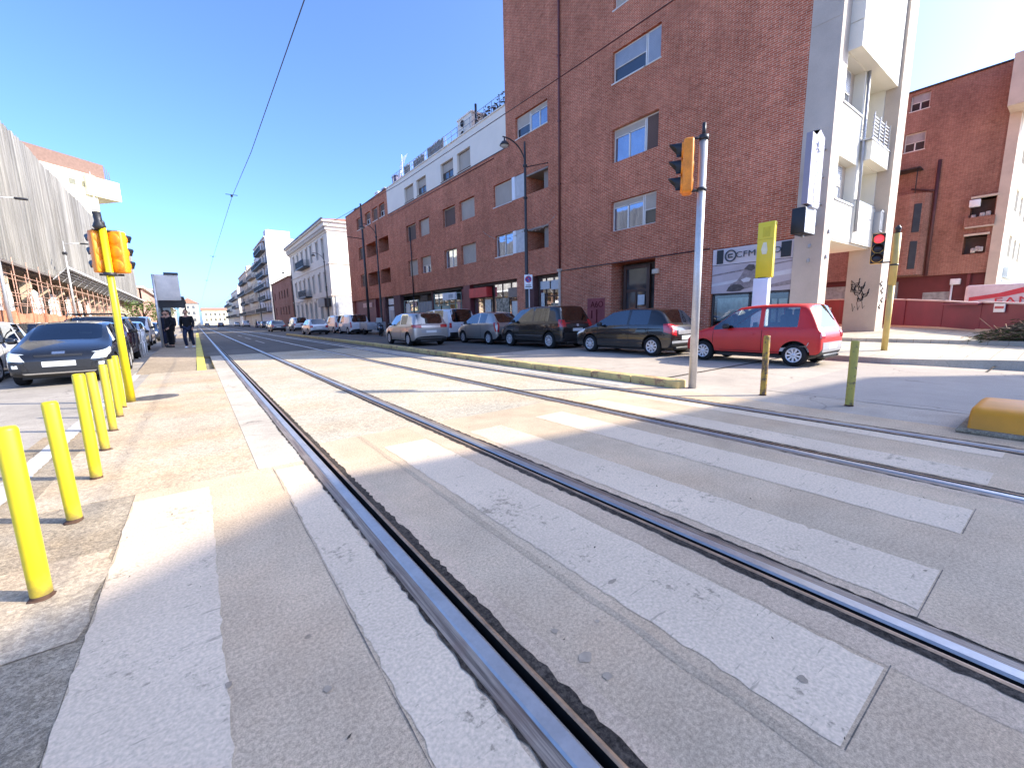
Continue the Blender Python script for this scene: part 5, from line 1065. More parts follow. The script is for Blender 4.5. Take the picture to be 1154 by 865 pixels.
car('hatchback_car', 'silver beige three-door hatchback with slim upright tail lamps parked behind the charcoal car', SILV, YP, (11.88, 18.0, 0))
GV = hatch(4.34, 1.81, 1.58, 2.68, .80, yc=1.18, yrf=.48, yrr=-1.86, yt=-2.08, yB=-.40, yC=-1.25, belt=.96, hc=1.01, hf=.78, wt=.79, wr=.315, tz=1.02, rb=.03, spokes=9, sw=.17,
    tail=[('B', [(.48, .86), (.86, .86), (.84, 1.0), (.48, .98)]), ('L', [(-2.12, .88), (-1.80, .90), (-1.84, 1.0), (-2.1, 1.0)])], head=[('F', [(.4, .62), (.8, .66), (.8, .8), (.42, .76)])],
    trim=[('B', CHROME, [(-.7, .36), (.7, .36), (.7, .39), (-.7, .39)], 'chrome_strip'), ('B', GREY, [(-.5, .62), (.5, .62), (.5, .76), (-.5, .76)], 'tailgate_recess'), ('L', CHROME, [(-1.7, .93), (1.0, .93), (1.0, .945), (-1.7, .945)], 'chrome_strip')], seams=(-.45, .9, -1.3), handles=(-.3, -1.2), pz=.68)
car('estate_car', 'silver family car driving in the lane beside the yellow kerb, away from the crossing', carpaint('silver_paint2', (.46, .43, .40), .6, .3), GV, (8.98, 20.55, 0), rad(-2))
VW = hatch(4.40, 1.79, 1.80, 2.68, .85, yc=1.45, yrf=.85, yrr=-2.05, yt=-2.16, yB=-.3, yC=-1.5, belt=1.0, hc=1.1, hf=.84, wt=.86, wr=.31, tz=1.02, spokes=7,
    tail=[('B', [(.68, .74), (.84, .74), (.82, 1.02), (.68, 1.02)])], head=[('F', [(.5, .66), (.8, .7), (.8, .84), (.52, .82)])], trim=[('B', CHROME, [(-.09, .80), (.09, .80), (.09, .94), (-.09, .94)], 'badge'), ('B', BLACK, [(-.8, .3), (.8, .3), (.8, .5), (-.8, .5)], 'rear_bumper')], pz=.6)
WHP = carpaint('white_paint', (.66, .66, .67), 0, .3)
car('white_van', 'white boxy people carrier parked between the two silver cars', WHP, VW, (11.95, 22.9, 0))
CX = hatch(4.25, 1.82, 1.80, 2.70, .80, yc=1.5, yrf=.9, yrr=-1.95, yt=-2.06, yB=-.3, yC=-1.2, belt=1.05, hc=1.12, hf=.9, wt=.86, wr=.31, tz=1.06, glass=((6, 7), (7, 8)), tail=[('B', [(.72, .6), (.84, .6), (.84, 1.1), (.74, 1.1)])], head=[('F', [(.5, .66), (.8, .7), (.8, .9), (.52, .88)])], pz=.6)
car('white_van', 'small white panel van parked before the maroon wall, the nearer of two', WHP, CX, (12.0, 41.6, 0)); car('white_van', 'small white panel van parked before the maroon wall, the farther of two', carpaint('offwhite_paint', (.60, .60, .58), 0), CX, (12.1, 47.0, 0))
pk = thing('cargo_trailer', 'grey flat box trailer parked at the kerb between the scooter and the white vans', 'trailer', (12.4, 37.2, 0)); q = MB(); q.rbox((12.4, 37.2, .75), 1.6, 2.2, .65, .04); link('box', q, M('trailer_grey', (.34, .34, .35), .5, .3), pk, True); q = MB(); [q.lathe([(.001, -.09), (.28, -.09), (.28, .09), (.001, .09)], 16, 0, Matrix.Translation((12.4 + s * .72, 37.2, .28)) @ Matrix.Rotation(pi / 2, 4, 'Y')) for s in (-1, 1)]; q.tube([(12.4, 38.2, .45), (12.4, 39.3, .42)], .04, 6); link('wheel', q, RUBBER, pk, True)
SD = hatch(4.1, 1.74, 1.46, 2.55, .75, tail=[('B', [(.52, .66), (.78, .66), (.78, .86), (.56, .86)])], head=[('F', [(.4, .6), (.76, .64), (.74, .76), (.42, .72)])], tz=.95)
BLU = carpaint('navy_paint', (.016, .026, .055), .4); GRY = carpaint('grey_paint', (.16, .165, .17), .5); LSIL = carpaint('light_silver', (.55, .58, .60), .5)
far = [('hatchback_car', 'light silver hatchback driving away in the right lane before the white townhouse', LSIL, SD, 9.2, 44.6), ('hatchback_car', 'dark blue hatchback parked beyond the white vans', BLU, SD, 12.0, 53.5), ('hatchback_car', 'grey hatchback following the silver people carrier far down the right lane', GRY, SD, 8.6, 64.5), ('people_carrier', 'silver people carrier beside the grey hatchback down the right lane', LSIL, VW, 10.9, 62.5), ('white_van', 'white van parked at the foot of the townhouse portal', WHP, CX, 12.1, 70.0), ('hatchback_car', 'white hatchback parked past the townhouse, the nearer of the far pair', WHP, SD, 12.2, 98), ('hatchback_car', 'white hatchback parked past the townhouse, the farther of the far pair', WHP, SD, 12.3, 118), ('hatchback_car', 'dark hatchback parked between the townhouse and the tall block', GRY, SD, 12.2, 108), ('white_van', 'white van far down the right side of the street', WHP, CX, 12.0, 150), ('hatchback_car', 'silver car farthest down the right side of the street', LSIL, SD, 12.0, 185), ('hatchback_car', 'navy car crossing far down the tram tracks', BLU, SD, 6.5, 170), ('hatchback_car', 'grey car far ahead on the tram tracks before the yellow building', GRY, SD, 3.5, 210)]
protos = {}
for nm, lab, p, sp, x, y in far:
    k = (id(sp), p.name)
    if k in protos: place(protos[k], (x, y, 0), 0, lab)
    else: protos[k] = car(nm, lab, p, sp, (x, y, 0), 0, detail=1)
# left lane, facing the camera
FI = hatch(3.95, 1.72, 1.41, 2.49, .66, yc=1.02, yrf=.22, yrr=-1.5, yt=-1.85, yB=-.5, yC=-1.15, belt=.90, hc=.96, hf=.76, wt=.74, wr=.30, tz=1.0,
    head=[('F', [(.50, .55), (.76, .58), (.80, .715), (.58, .68)]), ('L', [(1.56, .70), (1.88, .60), (1.86, .71), (1.48, .80)])], tail=[('B', [(.52, .66), (.78, .66), (.78, .9), (.56, .9)])],
    trim=[('F', GRILLE, [(-.46, .32), (.46, .32), (.54, .56), (-.54, .56)], 'grille'), ('F', CHROME, [(-.54, .28), (.54, .28), (.58, .31), (-.58, .31)], 'grille_trim'), ('F', GRILLE, [(-.36, .645), (.36, .645), (.38, .685), (-.38, .685)], 'upper_grille'), ('F', CHROME, [(-.10, .695), (.10, .695), (.10, .745), (-.10, .745)], 'badge'), ('F', GRILLE, [(.56, .36), (.76, .36), (.76, .56), (.6, .52)], 'fog_lamp_recess'), ('F', GRILLE, [(-.56, .36), (-.76, .36), (-.76, .56), (-.6, .52)], 'fog_lamp_recess'), ('F', LAMP, [(.62, .42), (.71, .42), (.71, .49), (.62, .49)], 'fog_lamp'), ('F', LAMP, [(-.62, .42), (-.71, .42), (-.71, .49), (-.62, .49)], 'fog_lamp')], fz=.49, seams=(-.5, .85), handles=(-.35, -1.2))
FI['mirm'] = carpaint('slate_blue', (.012, .013, .016), .2, .22, .7)
c = car('hatchback_car', 'dark slate hatchback facing the yellow bollards, headlamps towards the crossing', FI['mirm'], FI, (-2.50, 15.25, 0), pi)
q = MB(); q.box(-.40, -.18, .55, .57, 1.10, 1.15); q.box(.16, .40, .53, .55, 1.12, 1.18); link('sun_shade', q, M('silver_shade', (.6, .66, .72), .3), c)
SU = hatch(4.4, 1.82, 1.62, 2.6, .85, yc=1.12, yrf=.4, belt=1.02, hc=1.1, hf=.9, wt=.78, wr=.34, zb=.25, tz=1.06, head=[('F', [(.45, .72), (.82, .76), (.82, .9), (.5, .86)])], trim=[('F', GRILLE, [(-.5, .4), (.5, .4), (.5, .85), (-.5, .85)], 'grille')], tail=[('B', [(.6, .8), (.84, .8), (.84, 1.0), (.62, 1.0)])])
MAR = carpaint('maroon_metal', (.055, .010, .020), .4)
c2 = car('suv_car', 'dark maroon off-road car with roof bars parked behind the slate hatchback', MAR, SU, (-2.75, 20.4, 0), pi)
q = MB(); [q.tube([(s * .62, .5, 1.60), (s * .62, .4, 1.68), (s * .62, -1.5, 1.68), (s * .62, -1.6, 1.60)], .022, 6) for s in (-1, 1)]; [q.tube([(-.66, y, 1.69), (.66, y, 1.69)], .02, 6) for y in (.1, -1.1)]; link('roof_bar', q, BLACK, c2)
for nm, lab, p, sp, x, y, rz in [('hatchback_car', 'white hatchback at the left edge beside the slate hatchback', WHP, SD, -4.75, 16.6, pi), ('hatchback_car', 'dark grey hatchback parked at the far left near the lamp post', GRY, SD, -5.3, 24.4, pi), ('hatchback_car', 'light silver hatchback parked near the white guard rail', LSIL, SD, -2.9, 27.5, pi), ('white_van', 'white van waiting on the left lane beyond the shelter', WHP, CX, -3.2, 36, pi), ('hatchback_car', 'navy hatchback behind the white van on the left lane', BLU, SD, -3.2, 44, pi), ('hatchback_car', 'white car parked far along the left lane', WHP, SD, -5.2, 34.5, pi), ('hatchback_car', 'silver car far along the left lane beside the netting fence', LSIL, SD, -5.3, 42.5, pi), ('hatchback_car', 'dark car at the far end of the left lane', GRY, SD, -3.0, 58, pi)]:
    k = (id(sp), p.name)
    if k in protos: place(protos[k], (x, y, 0), rz, lab)
    else: protos[k] = car(nm, lab, p, sp, (x, y, 0), rz, detail=1)
# scooter
sc = thing('motor_scooter', 'parked scooter with a white screen beside the grey trailer', 'scooter', (11.6, 33.0, 0), rad(-12)); q = MB()
for y in (-.62, .62): q.lathe([(.14, -.05), (.22, -.05), (.25, 0), (.22, .05), (.14, .05)], 18, 0, Matrix.Translation((0, y, .25)) @ Matrix.Rotation(pi / 2, 4, 'Y')); q.lathe([(.001, .0), (.15, .0)], 14, 0, Matrix.Translation((0, y, .25)) @ Matrix.Rotation(pi / 2, 4, 'Y'))
link('wheel', q, RUBBER, sc)
q = MB(); q.rbox((0, -.35, .62), .32, .8, .36, .12); q.rbox((0, .1, .36), .34, .5, .1, .04); q.rbox((0, .46, .68), .38, .14, .6, .06); q.tube([(0, .62, .3), (0, .46, .95), (0, .42, 1.05)], .035, 8); q.tube([(-.34, .38, 1.04), (.34, .38, 1.04)], .018, 6); link('body', q, BLU, sc)
q = MB(); q.rbox((0, -.32, .83), .3, .75, .09, .04); link('seat', q, BLACK, sc)
q = MB(); q.hexa([(-.25, .54, .9), (.25, .54, .9), (.25, .52, .9), (-.25, .52, .9), (-.2, .36, 1.42), (.2, .36, 1.42), (.2, .34, 1.42), (-.2, .34, 1.42)]); link('windscreen', q, M('white_screen', (.6, .6, .58), .3), sc)
# ------------------------------------------------------------------ bollards, signals, lamp posts, signs
def bollard(mat, h, r, dented=0):
    q = MB(); q.lathe([(r, 0), (r, h - .015), (r - .006, h), (r * .2, h + .002), (.001, h + .002)], 20)
    return q
foot = M('rusty_foot', (.10, .055, .035), .85, var=.4, scale=14)
def add_bollard(x, y, h, r, mat, lab, lean=0, lean2=0):
    t = thing('bollard', lab, 'bollard', (x, y, 0), 0, 'yellow steel bollards around the crossing'); t.rotation_euler = (lean, lean2, rnd.uniform(0, 6))
    link('post', bollard(mat, h, r), mat, t)
    q = MB(); q.lathe([(r + .001, .0), (r + .0015, .008), (r + .0005, .018)], 20); kk = rnd.uniform(.004, .02); q.ball((kk * .4, -kk * .3, .0), (r + kk, r + kk * .7, .008), 0, 2, lambda p: 1 + .18 * sin(p.x * 7 + x * 40) * cos(p.y * 6)); link('foot_ring', q, foot, t)
    return t
for i, (x, y, h, lab) in enumerate([(-.745, 2.86, .845, 'bright yellow bollard nearest the camera, with a dark rusty foot'), (-.80, 3.90, .815, 'bright yellow bollard, second in the row, its shadow crossing the white line'), (-.83, 4.90, .90, 'bright yellow bollard, third in the row, in front of the dark hatchback'), (-.91, 5.98, .82, 'faded yellow bollard with rust flecks, fourth in the row'), (-.97, 7.04, .82, 'faded yellow bollard with rust flecks, fifth in the row'), (-1.02, 8.07, .82, 'faded yellow bollard, sixth in the row'), (-1.07, 8.95, .82, 'yellow bollard, last in the row, touching the signal pole')]):
    add_bollard(x, y, h, .040, YELLOW if i < 3 or i > 5 else rusty('flecked_yellow%d' % i, (.74, .54, .02), (.24, .13, .03), .40, .5, 16, True), lab, rnd.uniform(-.012, .012), rnd.uniform(-.012, .012))
add_bollard(6.97, 1.77, .875, .047, rusty('olive_yellow', (.52, .40, .07), (.16, .12, .05), .46, .6, 5), 'dirty olive yellow bollard standing alone near the orange kerb block', .0, -.035)
add_bollard(6.95, 2.85, .92, .045, rusty('rust_orange_paint', (.56, .33, .04), (.13, .075, .04), .5, .65, 3), 'rust stained orange bollard in front of the small red car')
def head(par, pos, rz, h, m, lit=None, face=None):
    """three lamp signal head, faces local -Y"""
    Mx = Matrix.Translation(pos) @ Matrix.Rotation(rz, 4, 'Z'); w = h * .35; R = h * .14
    q = MB(); bm = bmesh.new(); bmesh.ops.create_cube(bm, size=1)
    for v in bm.verts: v.co = V((v.co.x * w, v.co.y * w * .55 + w * .18, v.co.z * h))
    bmesh.ops.bevel(bm, geom=bm.edges[:], offset=w * .13, segments=3, affect='EDGES', profile=.5); q.bm(bm, 0, True, lambda p: Mx @ p)
    for k in (-1, 0, 1):    # scalloped backs and lamp collars
        q.lathe([(R * 1.05, 0), (R * 1.02, -w * .05), (R * .6, -w * .09), (.001, -w * .10)], 18, 0, Mx @ Matrix.Translation((0, w * .42, k * h * .315)) @ Matrix.Rotation(pi / 2, 4, 'X'))
        q.lathe([(R * 1.12, .0), (R * 1.12, w * .1), (R, w * .1)], 18, 0, Mx @ Matrix.Translation((0, -w * .08, k * h * .315)) @ Matrix.Rotation(pi / 2, 4, 'X'))
    hs = link('signal_housing', q, m, par, True)
    if face: f = MB(); f.hexa([Mx @ V(p) for p in [(-w * .49, -w * .115, -h * .49), (w * .49, -w * .115, -h * .49), (w * .49, -w * .09, -h * .49), (-w * .49, -w * .09, -h * .49), (-w * .49, -w * .115, h * .49), (w * .49, -w * .115, h * .49), (w * .49, -w * .09, h * .49), (-w * .49, -w * .09, h * .49)]]); link('face_plate', f, BLACK, hs)
    for k in (1, 0, -1):
        v = MB(); n = 14; o = V((0, -w * .1, k * h * .315)); vs = []
        for i in range(n + 1):
            a = rad(-25) + rad(230) * i / n; d = w * .75 * (.45 + .55 * max(0, sin(a))); vs += [Mx @ (o + V((R * cos(a), 0, R * sin(a)))), Mx @ (o + V((R * cos(a), -d, R * sin(a) * .98))), Mx @ (o + V(((R + .006) * cos(a), 0, (R + .006) * sin(a)))), Mx @ (o + V(((R + .006) * cos(a), -d, (R + .006) * sin(a) * .98)))]
        v.add(vs, [f for i in range(n) for f in ((4 * i, 4 * i + 4, 4 * i + 5, 4 * i + 1), (4 * i + 2, 4 * i + 3, 4 * i + 7, 4 * i + 6), (4 * i + 1, 4 * i + 5, 4 * i + 7, 4 * i + 3))], 0, True); link('visor', v, BLACK, hs)
        l = MB(); l.lathe([(.001, .012), (R * .6, .008), (R * .97, 0)], 18, 0, Mx @ Matrix.Translation(o + V((0, -.004, 0))) @ Matrix.Rotation(pi / 2, 4, 'X')); on = lit == k
        link('lens', l, LITRED if on else DARKLENS, hs)
    return hs
DARKLENS = M('dark_lens', (.03, .014, .012), .3, var=.2)
t = NT('lit_red_lens'); t.set((.3, .02, .02), .3); t.b.inputs['Emission Color'].default_value = (1, .05, .07, 1); t.b.inputs['Emission Strength'].default_value = .42; LITRED = t.mat
PALEY = M('pale_yellow_pole', (.55, .44, .22), .5, var=.15)
# left: yellow pole with two heads back to back
t = thing('traffic_light', 'bright yellow signal pole with two orange heads at the end of the bollard row', 'traffic light', (-1.03, 9.51, 0))
q = MB(); q.tube([(-1.03, 9.51, 0), (-1.03, 9.50, 1.2), (-1.03, 9.5, 2.82)], [.062, .05, .047], 18); link('pole', q, YELLOW, t, True)
q = MB(); q.tube([(-1.03, 9.5, 2.08), (-1.03, 9.5, 2.13)], .085, 14); q.tube([(-1.16, 9.55, 2.1), (-.86, 9.55, 2.1)], .018, 6); q.tube([(-1.16, 9.55, 2.79), (-.86, 9.55, 2.79)], .018, 6); link('bracket', q, DARK, t, True)
q = MB(); q.tube([(-1.05, 9.5, 2.8), (-1.06, 9.5, 2.84), (-1.06, 9.5, 2.93), (-1.07, 9.5, 3.06)], [.06, .085, .05, .055], 12); q.rbox((-1.05, 9.5, 2.90), .12, .1, .07, .02); link('pole_cap', q, DARK, t, True)
head(t, (-.86, 9.60, 2.46), rad(145), .66, ORANGE); head(t, (-1.13, 9.64, 2.46), rad(215), .66, ORANGE)
# grey pole at the kerb end
t = thing('traffic_light', 'plain grey signal pole with a faded yellow head at the end of the long kerb', 'traffic light', (6.79, 3.93, 0))
q = MB(); q.tube([(6.79, 3.93, 0), (6.79, 3.93, 2.0), (6.79, 3.93, 4.0)], [.066, .062, .062], 18); link('pole', q, STEEL, t, True)
q = MB(); q.tube([(6.79, 3.93, 3.98), (6.79, 3.93, 4.06)], .075, 12); q.tube([(6.79, 3.93, 4.05), (6.79, 3.93, 4.24)], .03, 8); q.tube([(6.76, 3.93, 4.02), (6.60, 4.05, 4.0)], .02, 6); q.tube([(6.79, 3.93, 3.22), (6.79, 3.93, 3.27)], .078, 12); q.tube([(6.79, 3.93, 3.24), (6.60, 4.07, 3.22)], .02, 6); link('bracket', q, DARK, t, True)
hd_ = V((-.55, .835, 0)); c0 = V((6.79, 3.93, 0)) + hd_ * .27
head(t, (c0.x, c0.y, 3.61), math.atan2(-hd_.x, hd_.y) + pi, .82, M('amber_plastic', (.88, .25, .012), .45, var=.25, scale=6))
# red light on the far corner
t = thing('traffic_light', 'yellow signal pole on the plaza corner showing a red light', 'traffic light', (14.99, 3.17, .15))
q = MB(); q.tube([(14.99, 3.17, .12), (14.99, 3.17, 2.0)], .07, 14); q.tube([(14.99, 3.17, 1.9), (14.99, 3.17, 3.22)], .082, 14); link('pole', q, [rusty('two_tone_yellow', (.70, .50, .14), (.4, .3, .2), .38, .5, 3)], t, True)
q = MB(); q.tube([(14.99, 3.17, 3.2), (14.99, 3.17, 3.42)], [.06, .035], 10); q.ball((14.98, 3.17, 3.34), .07, 0, 2); q.tube([(14.99, 3.17, 2.40), (14.99, 3.17, 2.44)], .095, 12); q.tube([(14.99, 3.17, 2.5), (14.9, 3.45, 2.5)], .02, 6); link('bracket', q, DARK, t, True)
head(t, (14.80, 3.50, 2.86), rad(-72), .78, ORANGEF, 1, True)
# street lamp with curved arm
def street_lamp(x, y, lab, side=-1, h=9.5, arm=1.25, z0=.12, m=DARK, style=0):
    t = thing('street_lamp', lab, 'street lamp', (x, y, z0)); q = MB(); hh = h - z0
    q.lathe([(.15, 0), (.15, .25), (.12, .3), (.115, 1.2), (.09, 1.3), (.085, hh * .55), (.065, hh * .58), (.06, hh - .9), (.045, hh)], 14)
    for z in (hh * .3, hh * .56, hh - 1.15): q.lathe([(.09, 0), (.11, .03), (.11, .09), (.09, .12)], 12, 0, Matrix.Translation((0, 0, z)))
    link('pole', q, m, t); q = MB(); n = 10; pts = [V((side * arm * (1 - cos(a * pi / 2)), 0, hh - 1.05 + 1.0 * sin(a * pi / 2))) for a in [i / n for i in range(n + 1)]] + [V((side * (arm + .15), 0, hh - .05))]
    q.tube(pts, .03, 8); link('arm', q, m, t)
    q = MB(); c = Matrix.Translation((side * (arm + .05), 0, hh - .42)); q.lathe([(.03, .36), (.035, .22), (.13, .17), (.22, .05), (.235, 0), (.2, .01)], 18, 0, c); ls = link('lantern', q, m, t)
    q = MB(); q.lathe([(.2, .0), (.14, -.07), (.001, -.09)], 16, 0, c); link('glass_bowl', q, M('lantern_glass', (.55, .55, .52), .2), ls); return t
lp = street_lamp(13.7, 17.1, 'dark street lamp with curved arm and round lantern beside the charcoal car', -1, 9.6, 1.15)
q = MB(); q.tube([(13.7, 17.12, 8.45), (15.98, 18.0, 9.32)], .022, 6); q.tube([(13.7, 17.1, 7.0), (13.7, 17.1, 7.06)], .11, 10); tag(link('stay_cable', q, DARK), 'dark stay cable from the street lamp to the brick wall', 'cable')
q = MB(); n = 16
for a, b, s in (((13.7, 17.1, 5.6), (15.97, 17.4, 6.6), .35), ((13.7, 17.1, 5.6), (15.97, 24.5, 6.9), .5)):
    a, b = V(a), V(b); q.tube([a.lerp(b, i / n) - Z * s * 4 * (i / n) * (1 - i / n) for i in range(n + 1)], .009, 5)
    for i in range(1, n, 2): q.ball(a.lerp(b, i / n) - Z * (s * 4 * (i / n) * (1 - i / n) + .04), .035, 0, 1)
tag(link('festoon_wire', q, M('festoon_beige', (.45, .38, .3), .6)), 'sagging festoon wire with small bulbs between lamp and brick wall', 'festoon')
q = MB(); q.tube([(13.7, 42, .12), (13.7, 42, 6), (13.7, 42, 12.1)], [.13, .11, .08], 12); q.tube([(13.7, 42, 8.9), (10.5, 42, 9.1)], .03, 6); q.lathe([(.2, 0), (.2, .4), (.13, .45)], 12, 0, Matrix.Translation((13.7, 42, .12))); tag(link('catenary_pole', q, DARK), 'tall dark tram wire pole at the balconies of the brick building', 'pole')
lq = street_lamp(13.7, 38.4, 'dark street lamp before the brick building balconies, second along the right pavement', -1, 9.6, 1.15)
q = MB(); q.tube([(15.9, 36.05, 3.2), (15.9, 36.05, 9.2)], .05, 8); q.tube([(15.9, 36.05, .12), (15.9, 36.05, 3.2)], .055, 8); tag(link('wall_pipe', q, DARK), 'thin dark pipe rising on the brick wall left of the grouped windows', 'pipe')
for y, lab in ((57.5, 'dark street lamp at the near corner of the white townhouse'), (80, 'dark street lamp before the far half of the white townhouse'), (103, 'dark street lamp before the low brick house'), (126, 'dark street lamp at the tall white block'), (170, 'farthest street lamp visible on the right pavement')): place(lq, (13.7, y, .12), 0, lab)
for y, lab in ((28.7, 'grey street lamp on the left pavement, the one at the picture edge'), (42, 'grey street lamp before the canopy of the clad hall')):
    t = thing('street_lamp', lab, 'street lamp', (-6.65, y, .1)); q = MB(); q.tube([(0, 0, 0), (0, 0, 3.2), (0, 0, 6.9)], [.085, .07, .045], 12); q.tube([(0, 0, 6.4), (.05, 0, 6.75), (.9, 0, 6.82)], .028, 7); link('pole', q, STEEL, t); q = MB(); q.rbox((1.05, 0, 6.8), .42, .16, .09, .03); link('lantern', q, DARK, t); q = MB(); q.rbox((0, .0, 6.1), .24, .14, .2, .03); link('junction_box', q, DARK, t)
# no-parking sign
t = thing('road_sign', 'white rectangular no-parking sign on a grey post beside the street lamp', 'road sign', (13.4, 16.55, .12)); q = MB(); q.tube([(13.4, 16.55, .12), (13.4, 16.55, 3.35)], .03, 10); link('post', q, STEEL, t, True)
PN = plane((13.36, 16.55, 0), (cos(rad(-40)), sin(rad(-40)), 0), (-sin(rad(40)), -cos(rad(40)), 0))
q = MB(); q.pbox(PN, -.2, .2, 2.62, 3.3, 0, .02); pl = link('plate', q, WHITE, t, True)
nM = frameM(PN(0, 3.08, -.002), (cos(rad(-40)), sin(rad(-40)), 0), (0, 0, 1))
q = MB(); q.lathe([(.001, 0), (.125, 0), (.125, .002)], 24, 0, nM); link('blue_disc', q, M('sign_blue', (.02, .06, .32), .4), pl)
q = MB(); q.lathe([(.125, .003), (.16, .003), (.16, 0)], 24, 0, nM, False); q.add([nM @ V(p) for p in [(-.11, .075, .004), (-.075, .11, .004), (.11, -.075, .004), (.075, -.11, .004)]], [(0, 1, 2, 3)]); link('red_ring', q, M('sign_red', (.5, .02, .02), .4), pl)
q = MB(); q.pbox(PN, -.15, .15, 2.70, 2.74, -.003, 0); q.pbox(PN, -.13, .13, 2.78, 2.81, -.003, 0); link('sign_text', q, DARK, pl)
# yellow and white totem
t = thing('totem_sign', 'narrow totem with a yellow upper box and white lower box above the red car', 'sign', (14.0, 6.0, .12))
YS = M('sign_yellow', (.78, .62, .02), .35, var=.05); q = MB(); q.rbox((14.06, 5.98, 3.10), .16, .47, 1.62, .02); link('yellow_box', q, YS, t, True)
q = MB(); q.rbox((14.06, 6.03, 1.2), .22, .43, 2.16, .02); link('white_box', q, WHITE, t, True); q = MB(); q.box(13.96, 14.16, 5.9, 6.12, 2.27, 2.30); q.box(13.95, 14.17, 5.82, 6.24, .6, .66); link('joint', q, DARK, t, True)
PT = plane((13.975, 0, 0), (0, 1, 0), (-1, 0, 0)); YD = M('sign_deep_yellow', (.62, .50, .0), .4)
q = MB(); q.pbox(PT, 5.86, 6.06, 3.48, 3.76, -.004, .005); q.pbox(PT, 5.78, 6.18, 3.40, 3.425, -.004, .005); link('symbol', q, YD, t, True)
q = MB(); q.prism([PT(5.92, 2.98, 0), (PT(6.04, 2.98, 0)), PT(6.08, 3.12, 0), PT(6.03, 3.32, 0), PT(5.94, 3.32, 0), PT(5.90, 3.1, 0)], (-.006, 0, 0)); link('symbol', q, M('sign_cream', (.75, .72, .45), .4), t, True)
# projecting signs on the corner pillar
LIL = M('pale_lilac', (.30, .265, .30), .5, var=.06)
t = thing('shop_blade_sign', 'tall pale lilac blade sign with stacked white letters on the corner pillar', 'sign', (15.2, 5.3, 4.3)); q = MB(); q.box(14.66, 15.58, 5.2, 5.36, 4.36, 6.30); q.prism([(14.66, 5.2, 6.3), (14.95, 5.2, 6.26), (15.2, 5.2, 6.46), (15.58, 5.2, 6.3)], (0, .16, 0)); link('panel', q, LIL, t, True)
q = MB(); [q.tube([(15.5, 5.3, z), (16.0, 5.3, z)], .03, 6) for z in (4.5, 5.3, 6.1)]; q.rbox((15.1, 5.2, 4.3), .5, .12, .08, .02); link('bracket', q, GREY, t, True)
WL = M('white_letter', (.85, .88, .92), .4, var=.03)
for i, ch_ in enumerate('FOCUS'): text('letter', ch_, .30, WL, frameM((15.14, 5.193, 5.50 - i * .24), (1, 0, 0), (0, 0, 1)), t, ext=.004)
q = MB()
for a in range(3): q.tube([(15.14 + .17 * cos(a * pi / 3 + pi / 2), 5.192, 5.96 + .17 * sin(a * pi / 3 + pi / 2)), (15.14 - .17 * cos(a * pi / 3 + pi / 2), 5.192, 5.96 - .17 * sin(a * pi / 3 + pi / 2))], .02, 5)
q.box(15.02, 15.26, 5.19, 5.2, 5.66, 5.76); link('emblem', q, WL, t, True)
t = thing('clock_box_sign', 'small sign box with black side and white printed face under the lilac blade sign', 'sign', (15.2, 5.3, 3.6)); q = MB(); q.rbox((15.1, 5.42, 3.92), .82, .36, .74, .02); link('case', q, BLACK, t, True)
q = MB(); q.box(14.72, 15.48, 5.23, 5.243, 3.58, 4.26); link('face', q, M('white_face', (.66, .68, .70), .4), t, True)
q = MB(); q.box(14.9, 15.35, 5.224, 5.231, 4.0, 4.14); q.prism([(14.85, 5.224, 3.64), (15.0, 5.224, 3.64), (15.3, 5.224, 3.92), (15.18, 5.224, 3.92)], (0, .007, 0)); link('print', q, M('violet_print', (.22, .20, .34), .4), t, True)
q = MB(); q.tube([(15.45, 5.4, 3.9), (15.99, 5.4, 3.9)], .04, 6); q.tube([(15.1, 5.4, 3.56), (15.1, 5.4, 3.46)], .03, 6); link('bracket', q, GREY, t, True)
# overhead wires
def wire(pts, r, lab, m=DARK):
    q = MB(); q.tube(pts, r, 5, 0); tag(link('contact_wire', q, m), lab, 'wire', 'overhead tram wires'); return q
wire([(1.475, -8, 5.15), (1.475, 6, 5.09), (1.475, 12, 5.2), (1.475, 18, 5.55), (1.475, 37, 5.84), (1.475, 120, 5.9), (1.475, 330, 5.9)], .007, 'overhead tram wire above the near track, crossing the open sky')
wire([(5.05, -8, 5.06), (5.05, 5, 5.0), (5.05, 12, 5.05), (5.05, 20, 5.4), (5.05, 40, 5.7), (5.05, 330, 5.8)], .008, 'overhead tram wire above the far track, crossing the brick facade', M('rust_wire', (.06, .025, .02), .6))
for y, z in ((18, 5.55), (37, 5.84), (58, 5.86)):
    q = MB(); q.tube([(1.3, y, z + .08), (1.65, y, z + .08)], .010, 5); q.ball((1.475, y, z + .04), .045, 0, 1); tag(link('wire_hanger', q, DARK), 'wire hanger above the near track, %s' % {18: 'the nearest one', 37: 'the middle one', 58: 'the farthest one'}[y], 'wire hanger')
